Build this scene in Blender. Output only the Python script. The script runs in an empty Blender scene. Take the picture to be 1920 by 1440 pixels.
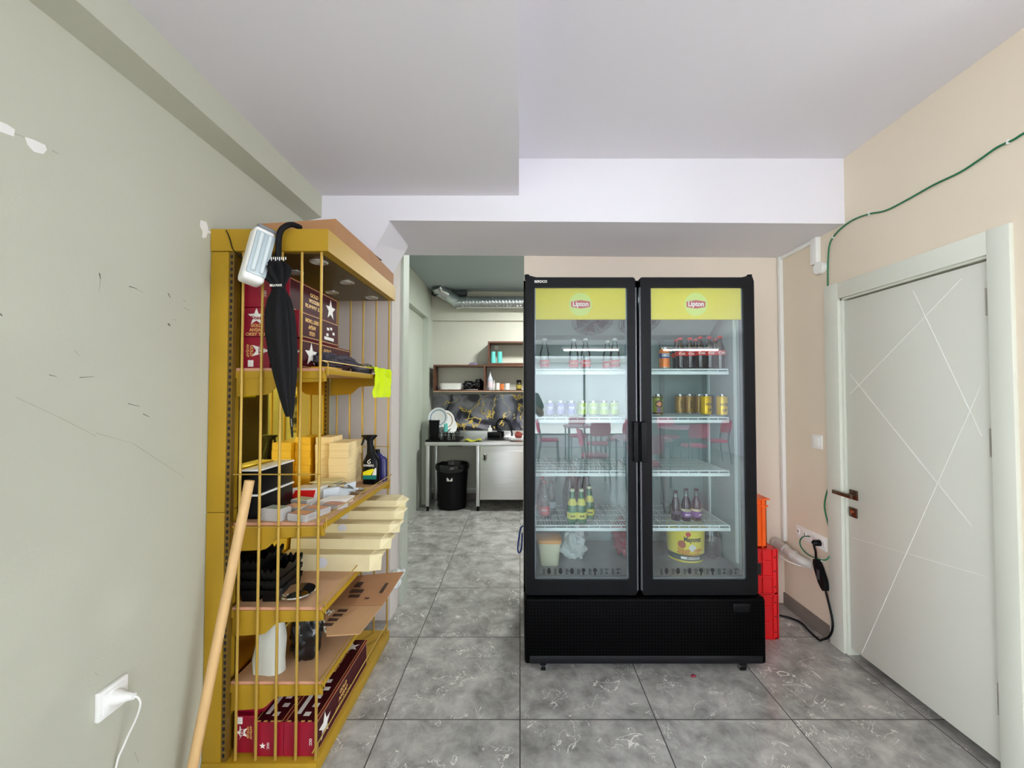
import bpy, bmesh, math, random
from mathutils import Vector, Matrix, Euler, noise
S = bpy.context.scene
COL = S.collection
random.seed(7)
R = math.radians
# ------------------------------------------------------------ camera, sky, exposure
F, CX, HCAM, PIT = 751.0, 975.0, 1.44, math.atan(18/751.0)
cd = bpy.data.cameras.new('camera'); cam = bpy.data.objects.new('camera', cd); COL.objects.link(cam)
cam.location = (0, 0, HCAM); cam.rotation_euler = (math.pi/2 + PIT, 0, 0)
cd.sensor_width = 36; cd.lens = 36*F/1920; cd.shift_x = -15/1920.0; cd.clip_start = 0.05
S.camera = cam
S.view_settings.view_transform = 'Standard'; S.view_settings.look = 'None'
S.view_settings.gamma = 1; S.view_settings.use_curve_mapping = False
S.view_settings.exposure = 1.78
W = bpy.data.worlds.new('sky'); S.world = W; W.use_nodes = True
bg = W.node_tree.nodes['Background']; bg.inputs[0].default_value = (0.90, 0.96, 1.0, 1); bg.inputs[1].default_value = 4.2
S.cycles.max_bounces = 12; S.cycles.diffuse_bounces = 6; S.cycles.transparent_max_bounces = 32
S.cycles.sample_clamp_indirect = 6
def area(name, loc, rot, sx, sy, power=0, color=(1, 1, 1), portal=False):
    l = bpy.data.lights.new(name, 'AREA'); l.shape = 'RECTANGLE'; l.size = sx; l.size_y = sy
    l.energy = power; l.color = color
    if portal: l.cycles.is_portal = True
    o = bpy.data.objects.new(name, l); o.location = loc; o.rotation_euler = rot; COL.objects.link(o); return o
# daylight enters by the shop front (behind the camera) and side windows added for light
area('window_portal', (1.0, -6.58, 1.42), (R(90), 0, 0), 4.0, 2.2, portal=True)
area('window_portal', (5.08, -2.7, 1.35), (R(90), 0, R(90)), 3.7, 2.3, portal=True)
area('window_portal', (-1.42, -2.7, 1.35), (R(90), 0, R(-90)), 4.6, 2.2, portal=True)

# ------------------------------------------------------------ helpers
def at(px, py, Y):
    u = (px-CX)/F; v = (720-py)/F; c, s = math.cos(PIT), math.sin(PIT)
    t = Y/(c - v*s); return Vector((u*t, Y, HCAM + (s + v*c)*t))
def atx(px, py, X):
    u = (px-CX)/F; v = (720-py)/F; c, s = math.cos(PIT), math.sin(PIT)
    t = X/u; return Vector((X, (c - v*s)*t, HCAM + (s + v*c)*t))
def lin(c):
    return tuple(((x/255)/12.92 if x <= 10 else ((x/255+.055)/1.055)**2.4) for x in c)
MATS = {}
def mat(name, rgb, rough=.6, metal=0, var=0, vscale=8, bump=0, bscale=60, coat=0, emit=0, stretch=None, trans=0, spec=None):
    if name in MATS: return MATS[name]
    m = bpy.data.materials.new(name); m.use_nodes = True; nt = m.node_tree; b = nt.nodes['Principled BSDF']
    c = lin(rgb); b.inputs['Base Color'].default_value = (*c, 1); b.inputs['Roughness'].default_value = rough
    b.inputs['Metallic'].default_value = metal
    if coat: b.inputs['Coat Weight'].default_value = coat; b.inputs['Coat Roughness'].default_value = .08
    if spec is not None: b.inputs['Specular IOR Level'].default_value = spec
    if trans: b.inputs['Transmission Weight'].default_value = trans
    if emit: b.inputs['Emission Color'].default_value = (*c, 1); b.inputs['Emission Strength'].default_value = emit
    if var or bump:
        g = nt.nodes.new('ShaderNodeNewGeometry' if not stretch else 'ShaderNodeTexCoord')
        src = g.outputs['Position'] if not stretch else g.outputs['Object']
        if stretch:
            mp = nt.nodes.new('ShaderNodeMapping'); mp.inputs['Scale'].default_value = stretch
            nt.links.new(src, mp.inputs[0]); src = mp.outputs[0]
    if var:
        n = nt.nodes.new('ShaderNodeTexNoise'); n.inputs['Scale'].default_value = vscale; n.inputs['Detail'].default_value = 4
        nt.links.new(src, n.inputs['Vector'])
        r = nt.nodes.new('ShaderNodeValToRGB'); r.color_ramp.elements[0].position = .3; r.color_ramp.elements[1].position = .7
        r.color_ramp.elements[0].color = (*[x*(1-var) for x in c], 1); r.color_ramp.elements[1].color = (*[min(1, x*(1+var)) for x in c], 1)
        nt.links.new(n.outputs[0], r.inputs[0]); nt.links.new(r.outputs[0], b.inputs['Base Color'])
    if bump:
        n = nt.nodes.new('ShaderNodeTexNoise'); n.inputs['Scale'].default_value = bscale; n.inputs['Detail'].default_value = 3
        nt.links.new(src, n.inputs['Vector'])
        bp = nt.nodes.new('ShaderNodeBump'); bp.inputs['Strength'].default_value = bump; bp.inputs['Distance'].default_value = .01
        nt.links.new(n.outputs[0], bp.inputs['Height']); nt.links.new(bp.outputs[0], b.inputs['Normal'])
    MATS[name] = m; return m
def thin_glass(name, tint, k=1.0, rough=0.0):
    if name in MATS: return MATS[name]
    m = bpy.data.materials.new(name); m.use_nodes = True; nt = m.node_tree; nt.nodes.clear()
    o = nt.nodes.new('ShaderNodeOutputMaterial'); mx = nt.nodes.new('ShaderNodeMixShader')
    t = nt.nodes.new('ShaderNodeBsdfTransparent'); t.inputs[0].default_value = (*tint, 1)
    g = nt.nodes.new('ShaderNodeBsdfGlossy'); g.inputs['Roughness'].default_value = rough; g.inputs[0].default_value = (1, 1, 1, 1)
    f = nt.nodes.new('ShaderNodeFresnel'); f.inputs[0].default_value = 1.5
    mu = nt.nodes.new('ShaderNodeMath'); mu.operation = 'MULTIPLY'; mu.inputs[1].default_value = k; mu.use_clamp = True
    nt.links.new(f.outputs[0], mu.inputs[0]); nt.links.new(mu.outputs[0], mx.inputs[0])
    nt.links.new(t.outputs[0], mx.inputs[1]); nt.links.new(g.outputs[0], mx.inputs[2]); nt.links.new(mx.outputs[0], o.inputs[0])
    MATS[name] = m; return m
def wloc(o):
    v = Vector((0, 0, 0))
    while o: v = v + o.location; o = o.parent
    return v
class MB:
    def __init__(s): s.b = bmesh.new(); s.n = 0
    def box(s, x0, x1, y0, y1, z0, z1, bev=0, seg=2):
        if x0 > x1: x0, x1 = x1, x0
        if y0 > y1: y0, y1 = y1, y0
        if z0 > z1: z0, z1 = z1, z0
        v = [s.b.verts.new((x, y, z)) for x in (x0, x1) for y in (y0, y1) for z in (z0, z1)]
        fs = [s.b.faces.new([v[i] for i in q]) for q in ((0,1,3,2),(4,6,7,5),(0,4,5,1),(2,3,7,6),(0,2,6,4),(1,5,7,3))]
        if bev:
            es = list({e for f in fs for e in f.edges})
            bmesh.ops.bevel(s.b, geom=es, offset=bev, segments=seg, affect='EDGES', profile=.5)
        return s
    def rings(s, rs, cap0=True, cap1=True, closed=True):
        vr = [[s.b.verts.new(p) for p in r] for r in rs]; n = len(rs[0])
        for a, b in zip(vr, vr[1:]):
            for i in range(n if closed else n-1):
                j = (i+1) % n; s.b.faces.new((a[i], a[j], b[j], b[i]))
        if cap0: s.b.faces.new(vr[0][::-1])
        if cap1: s.b.faces.new(vr[-1])
        return s
    def tube(s, pts, r, seg=10, caps=True):
        pts = [Vector(p) for p in pts]; rs = []; up = None
        for i, p in enumerate(pts):
            d = ((pts[min(i+1, len(pts)-1)] - pts[max(i-1, 0)])).normalized()
            if up is None:
                up = Vector((0, 0, 1)) if abs(d.z) < .9 else Vector((0, 1, 0))
            a = up - d*up.dot(d)
            if a.length < 1e-5: a = d.orthogonal()
            a.normalize(); up = a; b = d.cross(a)
            rr = r[i] if isinstance(r, (list, tuple)) else r
            rs.append([p + (a*math.cos(t) + b*math.sin(t))*rr for t in [2*math.pi*k/seg for k in range(seg)]])
        return s.rings(rs, caps, caps)
    def lathe(s, prof, c=(0, 0, 0), seg=24, caps=(True, True)):
        c = Vector(c)
        rs = [[c + Vector((r*math.cos(2*math.pi*k/seg), r*math.sin(2*math.pi*k/seg), z)) for k in range(seg)] for r, z in prof]
        return s.rings(rs, *caps)
    def loft(s, secs, seg=28, p=2.0, caps=(True, True)):      # (cx, cy, z, rx, ry)
        rs = []
        for cx, cy, z, rx, ry in secs:
            rr = []
            for k in range(seg):
                t = 2*math.pi*k/seg; c, n = math.cos(t), math.sin(t)
                rr.append(Vector((cx + rx*math.copysign(abs(c)**(2/p), c), cy + ry*math.copysign(abs(n)**(2/p), n), z)))
            rs.append(rr)
        return s.rings(rs, *caps)
    def prism(s, poly, axis, a, b):        # poly in the two other axes
        def P(q, t): return {'x': (t, q[0], q[1]), 'y': (q[0], t, q[1]), 'z': (q[0], q[1], t)}[axis]
        A = [s.b.verts.new(P(q, a)) for q in poly]; B = [s.b.verts.new(P(q, b)) for q in poly]; n = len(poly)
        for i in range(n): s.b.faces.new((A[i], A[(i+1) % n], B[(i+1) % n], B[i]))
        s.b.faces.new(A[::-1]); s.b.faces.new(B); return s
    def hexa(s, p):                         # 8 points: bottom 4 loop, top 4 loop
        v = [s.b.verts.new(q) for q in p]
        for q in ((3,2,1,0),(4,5,6,7),(0,1,5,4),(1,2,6,5),(2,3,7,6),(3,0,4,7)): s.b.faces.new([v[i] for i in q])
        return s
    def quad(s, *p): s.b.faces.new([s.b.verts.new(q) for q in p]); return s
    def blob(s, c, sz, amp=.25, sc=3, seed=0, u=28, v=18, flat=None, sharp=0):
        c = Vector(c); rs = []
        for i in range(v+1):
            th = math.pi*(i+.001)/(v+.002); r = []
            for k in range(u):
                ph = 2*math.pi*k/u; d = Vector((math.sin(th)*math.cos(ph), math.sin(th)*math.sin(ph), -math.cos(th)))
                nn = noise.noise(d*sc + Vector((seed*7.1, seed*3.3, seed)))*amp
                nn += (abs(noise.noise(d*sc*1.7 + Vector((seed, 5, 9))))*2 - .5)*amp*(.45+.35*sharp)
                q = Vector((d.x*sz[0], d.y*sz[1], d.z*sz[2]))*(1+nn)
                if flat is not None and q.z < -sz[2]*flat: q.z = -sz[2]*flat
                r.append(c+q)
            rs.append(r)
        return s.rings(rs, True, True)
    def sheet(s, f, nu, nv, th=.0015):      # f(u,v)->point, thick sheet
        g = [[Vector(f(i/nu, j/nv)) for j in range(nv+1)] for i in range(nu+1)]
        def nrm(i, j):
            a = g[min(i+1, nu)][j]-g[max(i-1, 0)][j]; b = g[i][min(j+1, nv)]-g[i][max(j-1, 0)]
            n = a.cross(b); return n.normalized() if n.length > 1e-9 else Vector((0, 0, 1))
        A = [[s.b.verts.new(g[i][j]+nrm(i, j)*th/2) for j in range(nv+1)] for i in range(nu+1)]
        B = [[s.b.verts.new(g[i][j]-nrm(i, j)*th/2) for j in range(nv+1)] for i in range(nu+1)]
        for i in range(nu):
            for j in range(nv):
                s.b.faces.new((A[i][j], A[i+1][j], A[i+1][j+1], A[i][j+1])); s.b.faces.new((B[i][j], B[i][j+1], B[i+1][j+1], B[i+1][j]))
        for i in range(nu):
            s.b.faces.new((A[i][0], B[i][0], B[i+1][0], A[i+1][0])); s.b.faces.new((A[i][nv], A[i+1][nv], B[i+1][nv], B[i][nv]))
        for j in range(nv):
            s.b.faces.new((A[0][j], A[0][j+1], B[0][j+1], B[0][j])); s.b.faces.new((A[nu][j], B[nu][j], B[nu][j+1], A[nu][j+1]))
        return s
    def raw(s, verts, faces):
        v = [s.b.verts.new(q) for q in verts]
        for f in faces:
            try: s.b.faces.new([v[i] for i in f])
            except ValueError: pass
        return s
    def xf(s, M): bmesh.ops.transform(s.b, matrix=M, verts=s.b.verts); return s
    def build(s, name, m, parent=None, smooth=35, origin=None):
        bmesh.ops.recalc_face_normals(s.b, faces=s.b.faces)
        off = Vector((0, 0, 0))
        if parent is not None: off = wloc(parent)
        elif origin is not None: off = Vector(origin)
        elif s.b.verts:
            xs = [v.co for v in s.b.verts]
            off = Vector(((min(v.x for v in xs)+max(v.x for v in xs))/2, (min(v.y for v in xs)+max(v.y for v in xs))/2, min(v.z for v in xs)))
        bmesh.ops.translate(s.b, vec=-off, verts=s.b.verts)
        me = bpy.data.meshes.new(name); s.b.to_mesh(me); s.b.free()
        o = bpy.data.objects.new(name, me); COL.objects.link(o)
        if parent is not None: o.parent = parent
        else: o.location = off
        me.materials.append(m)
        if smooth:
            for p in me.polygons: p.use_smooth = True
            me.set_sharp_from_angle(angle=R(smooth))
        return o
def tag(o, label=None, cat=None, group=None, kind=None):
    if label: o['label'] = label
    if cat: o['category'] = cat
    if group: o['group'] = group
    if kind: o['kind'] = kind
    return o
def empty(name, label, cat, loc=(0, 0, 0), group=None):
    o = bpy.data.objects.new(name, None); COL.objects.link(o); o.location = loc; o.empty_display_size = .05
    return tag(o, label, cat, group)
def struct(name, mb, m, parent=None, smooth=0):
    o = mb.build(name, m, parent, smooth)
    if parent is None: o['kind'] = 'structure'
    return o
def dup(root, loc, rz=0, label=None, group=None, rot=None, par=None):
    r = root.copy(); COL.objects.link(r); r.location = loc; r.rotation_euler = rot or (0, 0, rz)
    if label: r['label'] = label
    if group: r['group'] = group
    for ch in list(root.children):
        c = ch.copy(); COL.objects.link(c); c.parent = r
        for g in list(ch.children):
            d = g.copy(); COL.objects.link(d); d.parent = c
    return r
TX = {}
def text_geo(body, bold=False):
    if (body, bold) in TX: return TX[(body, bold)]
    cu = bpy.data.curves.new('t', 'FONT'); cu.body = body; cu.align_x = 'CENTER'; cu.align_y = 'CENTER'; cu.size = 1
    cu.resolution_u = 3; cu.offset = .025 if bold else 0; cu.extrude = .004
    o = bpy.data.objects.new('t', cu); COL.objects.link(o)
    dg = bpy.context.evaluated_depsgraph_get(); me = o.evaluated_get(dg).to_mesh()
    V = [v.co.copy() for v in me.vertices]; Fc = [tuple(p.vertices) for p in me.polygons]
    o.evaluated_get(dg).to_mesh_clear(); bpy.data.objects.remove(o); bpy.data.curves.remove(cu)
    w = max(v.x for v in V)-min(v.x for v in V)
    TX[(body, bold)] = (V, Fc, w); return TX[(body, bold)]
def put_text(mb, body, c, right, up, width=None, height=None, bold=True):
    V, Fc, w = text_geo(body, bold); right = Vector(right).normalized(); up = Vector(up).normalized(); n = right.cross(up)
    sy = height if height else width/w; sx = width/w if width else sy
    c = Vector(c); mb.raw([c + right*v.x*sx + up*v.y*sy + n*v.z*.05 for v in V], Fc); return mb
def star(mb, c, right, up, r, th=.0006, r2=.42):
    right = Vector(right).normalized(); up = Vector(up).normalized(); n = right.cross(up); c = Vector(c)
    P = []
    for k in range(10):
        a = math.pi/2 + k*math.pi/5; q = r if k % 2 == 0 else r*r2
        P.append(right*math.cos(a)*q + up*math.sin(a)*q)
    v = [c+p+n*th for p in P] + [c+p for p in P] + [c+n*th, c]
    f = [(i, (i+1) % 10, 20) for i in range(10)] + [(i, 10+i, 10+(i+1) % 10, (i+1) % 10) for i in range(10)]
    return mb.raw(v, f)

# ------------------------------------------------------------ materials
M = dict(
 paintL=mat('paint_grey_green', (184,185,168), .75, var=.03, vscale=1.5, bump=.05, bscale=120),
 paintR=mat('paint_beige', (224,211,191), .75, var=.02, vscale=1.5, bump=.05, bscale=120),
 paintB=mat('paint_peach', (232,219,203), .7, bump=.04, bscale=120),
 paintK=mat('paint_sage', (190,197,184), .6, var=.02, vscale=2, bump=.04, bscale=120),
 paintKB=mat('paint_kitchen_back', (200,199,186), .7),
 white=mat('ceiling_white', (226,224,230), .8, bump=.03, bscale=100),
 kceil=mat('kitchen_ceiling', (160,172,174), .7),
 black=mat('black_plastic', (6,6,8), .42, spec=.2),
 blackg=mat('black_gloss', (5,6,9), .35, spec=.2),
 blackm=mat('black_matt', (20,20,22), .7),
 door=mat('door_lacquer', (212,212,202), .38, bump=.02, bscale=200),
 groove=mat('door_groove', (232,232,226), .4),
 casing=mat('casing_lacquer', (214,216,204), .35),
 gold=mat('gold_paint', (172,136,30), .5, metal=.08, var=.04, vscale=6, spec=.35),
 goldrod=mat('gold_rod', (184,150,66), .4, metal=.35),
 shelfwood=mat('shelf_chipboard', (186,148,112), .6, var=.08, vscale=14, stretch=(1, .15, 1)),
 shelfedge=mat('shelf_edge', (204,150,120), .5),
 chrome=mat('chrome', (215,215,215), .14, metal=1),
 steel=mat('brushed_steel', (226,226,226), .3, metal=1, bump=.2, bscale=4, stretch=(.6, .6, 60)),
 duct=mat('galvanised_duct', (190,195,198), .28, metal=1),
 whitep=mat('white_plastic', (236,236,232), .3),
 whitew=mat('white_wire', (232,240,240), .3),
 red=mat('carton_red', (150,14,44), .32, var=.05, vscale=20),
 maroon=mat('carton_maroon', (66,8,20), .55, spec=.2),
 cream=mat('cream_carton', (224,212,168), .6, var=.04, vscale=10),
 paper=mat('paper_stack', (244,220,164), .75, var=.06, vscale=220, stretch=(.02, .02, 1)),
 papert=mat('paper_top', (236,226,180), .75),
 cardb=mat('cardboard', (170,124,84), .75, var=.05, vscale=8),
 cardl=mat('cardboard_light', (186,146,104), .75, var=.04, vscale=8),
 ink=mat('ink_dark', (70,48,36), .7),
 gold_ink=mat('gold_ink', (236,190,110), .4),
 white_ink=mat('white_ink', (240,238,230), .5),
 walnut=mat('walnut', (92,56,38), .45, var=.25, vscale=10, stretch=(1, 6, 6)),
 yellow=mat('banner_yellow', (224,206,0), .4, spec=.2),
 yellow2=mat('banner_disc', (206,218,104), .35),
 redink=mat('logo_red', (190,40,44), .4),
 liner=mat('fridge_liner', (152,168,168), .4),
 linerg=mat('fridge_liner_grey', (140,150,150), .45),
 orange=mat('crate_orange', (255,100,10), .35),
 crate=mat('crate_red', (222,28,34), .35),
 green=mat('green_cable', (24,110,72), .4),
 wood=mat('broom_wood', (214,176,122), .5, var=.06, vscale=10, stretch=(8, 8, 1)),
 fabric=mat('black_fabric', (9,9,12), .7, bump=.1, bscale=300, spec=.25),
 neon=mat('neon_cloth', (214,240,0), .8, bump=.2, bscale=200),
 glove=mat('grey_cloth', (64,60,70), .85, bump=.2, bscale=150),
 skirt=mat('skirting_tile', (122,112,104), .4, var=.15, vscale=8),
 teal=mat('teal_plastic', (100,196,188), .3),
 pvc=mat('pvc_pipe', (196,192,184), .4),
 pink=mat('pink_upholstery', (206,66,112), .7),
 chairleg=mat('grey_metal_leg', (96,96,98), .4, metal=.4),
 skin=mat('skin', (198,150,122), .5),
)
def mirror_mat():
    m = mat('bronze_mirror', (250,218,84), .03, metal=1); return m
M['mirror'] = mirror_mat()
GL = thin_glass('fridge_glass', (.93, .975, .97), 1.4)
CG = thin_glass('clear_glass', (.93, .96, .96), 1.0)
CP = thin_glass('clear_plastic', (.86, .88, .88), 1.2, .12)
def floor_mat():
    m = bpy.data.materials.new('grey_marble_tiles'); m.use_nodes = True; nt = m.node_tree; L = nt.links; N = nt.nodes
    b = N['Principled BSDF']; g = N.new('ShaderNodeNewGeometry')
    def vm(op, a, c):
        n = N.new('ShaderNodeVectorMath'); n.operation = op; L.new(a, n.inputs[0]); n.inputs[1].default_value = c; return n.outputs[0]
    off = vm('SUBTRACT', g.outputs['Position'], (0, 1.805, 0)); sc = vm('MULTIPLY', off, (1/.6, 1/.6, 1))
    fr = N.new('ShaderNodeVectorMath'); fr.operation = 'FRACTION'; L.new(sc, fr.inputs[0])
    fl = N.new('ShaderNodeVectorMath'); fl.operation = 'FLOOR'; L.new(sc, fl.inputs[0])
    sp = N.new('ShaderNodeSeparateXYZ'); L.new(fr.outputs[0], sp.inputs[0])
    def mt(op, a, c=None, v=0):
        n = N.new('ShaderNodeMath'); n.operation = op; L.new(a, n.inputs[0])
        if c is not None: L.new(c, n.inputs[1])
        else: n.inputs[1].default_value = v
        return n.outputs[0]
    def edge(a):
        d = mt('ABSOLUTE', mt('SUBTRACT', a, v=.5)); return mt('GREATER_THAN', d, v=.5-.0042)
    gr = mt('MAXIMUM', edge(sp.outputs[0]), edge(sp.outputs[1]))
    tile = vm('MULTIPLY', fl.outputs[0], (13.7, 7.3, 0)); pos = N.new('ShaderNodeVectorMath'); pos.operation = 'ADD'
    L.new(tile, pos.inputs[0]); L.new(g.outputs['Position'], pos.inputs[1])
    n1 = N.new('ShaderNodeTexNoise'); n1.inputs['Scale'].default_value = 6.5; n1.inputs['Detail'].default_value = 8; n1.inputs['Roughness'].default_value = .68
    n1.inputs['Distortion'].default_value = .25; L.new(pos.outputs[0], n1.inputs['Vector'])
    r1 = N.new('ShaderNodeValToRGB'); e = r1.color_ramp.elements; e[0].position = .34; e[0].color = (*lin((126,125,122)), 1); e[1].position = .68; e[1].color = (*lin((190,188,183)), 1)
    L.new(n1.outputs[0], r1.inputs[0])
    n2 = N.new('ShaderNodeTexNoise'); n2.inputs['Scale'].default_value = 3.2; n2.inputs['Detail'].default_value = 5; n2.inputs['Distortion'].default_value = 1.6
    L.new(pos.outputs[0], n2.inputs['Vector'])
    v = mt('ABSOLUTE', mt('SUBTRACT', n2.outputs[0], v=.47)); v = mt('LESS_THAN', v, v=.003)
    n3 = N.new('ShaderNodeTexNoise'); n3.inputs['Scale'].default_value = 9; n3.inputs['Detail'].default_value = 4; n3.inputs['Distortion'].default_value = 1.2
    L.new(pos.outputs[0], n3.inputs['Vector'])
    v3 = mt('LESS_THAN', mt('ABSOLUTE', mt('SUBTRACT', n3.outputs[0], v=.42)), v=.0035)
    n4 = N.new('ShaderNodeTexNoise'); n4.inputs['Scale'].default_value = 6; L.new(pos.outputs[0], n4.inputs['Vector'])
    mk = mt('GREATER_THAN', n4.outputs[0], v=.52); vv = mt('MULTIPLY', mt('MAXIMUM', v, v3), mk)
    mk2 = mt('MULTIPLY', vv, v=.85)
    mx = N.new('ShaderNodeMix'); mx.data_type = 'RGBA'; L.new(mk2, mx.inputs[0]); L.new(r1.outputs[0], mx.inputs[6]); mx.inputs[7].default_value = (*lin((236,234,228)), 1)
    m2 = N.new('ShaderNodeMix'); m2.data_type = 'RGBA'; L.new(gr, m2.inputs[0]); L.new(mx.outputs[2], m2.inputs[6]); m2.inputs[7].default_value = (*lin((62,60,58)), 1)
    L.new(m2.outputs[2], b.inputs['Base Color'])
    rr = mt('ADD', mt('MULTIPLY', gr, v=.4), v=.2); L.new(rr, b.inputs['Roughness'])
    return m
M['floor'] = floor_mat()
def marble_panel():
    m = bpy.data.materials.new('black_gold_marble'); m.use_nodes = True; nt = m.node_tree; L = nt.links; N = nt.nodes; b = N['Principled BSDF']
    g = N.new('ShaderNodeNewGeometry')
    a = N.new('ShaderNodeTexNoise'); a.inputs['Scale'].default_value = 2.4; a.inputs['Detail'].default_value = 5; a.inputs['Distortion'].default_value = 1.4; L.new(g.outputs['Position'], a.inputs[0])
    r = N.new('ShaderNodeValToRGB'); e = r.color_ramp.elements; e[0].position = .36; e[0].color = (*lin((24,25,34)), 1); e[1].position = .62; e[1].color = (*lin((150,150,158)), 1)
    x = r.color_ramp.elements.new(.47); x.color = (*lin((58,58,70)), 1); x = r.color_ramp.elements.new(.5); x.color = (*lin((108,108,118)), 1)
    L.new(a.outputs[0], r.inputs[0])
    c = N.new('ShaderNodeTexNoise'); c.inputs['Scale'].default_value = 3.1; c.inputs['Detail'].default_value = 6; c.inputs['Distortion'].default_value = 1; L.new(g.outputs['Position'], c.inputs[0])
    def mt(op, s, v):
        n = N.new('ShaderNodeMath'); n.operation = op; L.new(s, n.inputs[0]); n.inputs[1].default_value = v; return n.outputs[0]
    d = mt('LESS_THAN', mt('ABSOLUTE', mt('SUBTRACT', c.outputs[0], .5), 0), .011)
    k = N.new('ShaderNodeTexNoise'); k.inputs['Scale'].default_value = 2.2; L.new(g.outputs['Position'], k.inputs[0])
    kk = mt('GREATER_THAN', k.outputs[0], .47); mul = N.new('ShaderNodeMath'); mul.operation = 'MULTIPLY'; L.new(d, mul.inputs[0]); L.new(kk, mul.inputs[1])
    mx = N.new('ShaderNodeMix'); mx.data_type = 'RGBA'; L.new(mul.outputs[0], mx.inputs[0]); L.new(r.outputs[0], mx.inputs[6]); mx.inputs[7].default_value = (*lin((226,196,90)), 1)
    L.new(mx.outputs[2], b.inputs['Base Color']); b.inputs['Roughness'].default_value = .08; return m
M['marble'] = marble_panel()
def grille_mat():
    m = bpy.data.materials.new('perforated_black'); m.use_nodes = True; nt = m.node_tree; L = nt.links; N = nt.nodes; b = N['Principled BSDF']
    g = N.new('ShaderNodeNewGeometry'); mu = N.new('ShaderNodeVectorMath'); mu.operation = 'MULTIPLY'; mu.inputs[1].default_value = (1/.0168, 0, 1/.0168); L.new(g.outputs['Position'], mu.inputs[0])
    f = N.new('ShaderNodeVectorMath'); f.operation = 'FRACTION'; L.new(mu.outputs[0], f.inputs[0])
    s = N.new('ShaderNodeVectorMath'); s.operation = 'SUBTRACT'; s.inputs[1].default_value = (.5, 0, .5); L.new(f.outputs[0], s.inputs[0])
    l = N.new('ShaderNodeVectorMath'); l.operation = 'LENGTH'; L.new(s.outputs[0], l.inputs[0])
    c = N.new('ShaderNodeMath'); c.operation = 'LESS_THAN'; c.inputs[1].default_value = .27; L.new(l.outputs['Value'], c.inputs[0])
    mx = N.new('ShaderNodeMix'); mx.data_type = 'RGBA'; L.new(c.outputs[0], mx.inputs[0]); mx.inputs[6].default_value = (*lin((4,4,5)), 1); mx.inputs[7].default_value = (0, 0, 0, 1)
    L.new(mx.outputs[2], b.inputs['Base Color']); r = N.new('ShaderNodeMath'); r.operation = 'MULTIPLY_ADD'; L.new(c.outputs[0], r.inputs[0]); r.inputs[1].default_value = .5; r.inputs[2].default_value = .4
    L.new(r.outputs[0], b.inputs['Roughness']); b.inputs['Specular IOR Level'].default_value = .06; return m
M['perf'] = grille_mat()
#@@STRUCTURE
exec_parts = None
XL, XR, YB, YBM = -1.2, 1.81, 2.77, 2.21      # left wall, right wall, back wall, beam face
ZL, ZR, ZBM = 2.545, 2.755, 2.40              # left ceiling, right ceiling, beam underside
YF, XE = -6.6, 5.1                            # shop front, added far right glazing
# floor
struct('floor', MB().box(-1.4, XE+.2, YF-.1, 5.6, -.1, 0), M['floor'])
struct('ground', MB().box(-9, 14, -20, YF-.1, -.2, -.05), mat('pavement', (196,194,190), .8, var=.05))
struct('ground', MB().box(XE+.2, 14, YF-.1, 3, -.2, -.05), mat('pavement', (196,194,190), .8, var=.05))
# left wall with its plaster patches and scuffs
wl = struct('wall_left', MB().box(XL-.2, XL, -.4, 2.6, 0, 2.9), M['paintL'])
lw = MB(); lw.box(XL-.2, XL, YF, -5.0, 0, 2.9); lw.box(XL-.2, XL, -5.0, -.4, 0, .25); lw.box(XL-.2, XL, -5.0, -.4, 2.45, 2.9)
struct('wall_left', lw, M['paintL'])
wf = MB()
for y in (-5.0, -3.5, -1.95, -.45): wf.box(XL-.12, XL-.06, y, y+.05, .25, 2.45)
for z in (.25, 2.41): wf.box(XL-.12, XL-.06, -5.0, -.4, z, z+.04)
struct('added_window_left', wf, mat('grey_frame', (70,72,74), .4))  # unseen left glazing, added to brighten the right wall
struct('ground', MB().box(-9, XL-.2, YF-.1, 4, -.2, -.05), mat('pavement', (196,194,190), .8, var=.05))
ins = .094
beamL = struct('trim_1', MB().prism([(XL, 2.40), (XL+ins, 2.42), (XL+ins, 2.9), (XL, 2.9)], 'y', YF, YBM), M['paintL'])
def wall_patch(name, pts, m, X=XL, nx=1, th=.0015, parent=wl):
    P = [atx(px, py, X) for px, py in pts]; c = sum(P, Vector())/len(P)
    mb = MB(); n = len(P); v = [p + Vector((nx*th, 0, 0)) for p in P] + [p - Vector((nx*.0002, 0, 0)) for p in P] + [c+Vector((nx*th, 0, 0))]
    mb.raw(v, [(i, (i+1) % n, 2*n) for i in range(n)] + [(i, n+i, n+(i+1) % n, (i+1) % n) for i in range(n)])
    return mb.build(name, m, parent, 0)
plaster = mat('bare_plaster', (228,226,222), .9); scuff = mat('scuff', (98,92,80), .9); scuffl = mat('scuff_light', (160,158,142), .9)
wall_patch('plaster_patch', [(0,228),(12,233),(27,243),(25,256),(12,252),(0,247)], plaster)
wall_patch('plaster_patch', [(47,257),(62,262),(84,272),(87,281),(80,289),(64,285),(52,272)], plaster)
wall_patch('plaster_patch', [(376,413),(386,416),(389,424),(390,432),(386,446),(379,446),(380,434),(375,424)], plaster)
wall_patch('plaster_patch', [(389,432),(407,440),(406,443),(389,436)], plaster)
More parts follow.
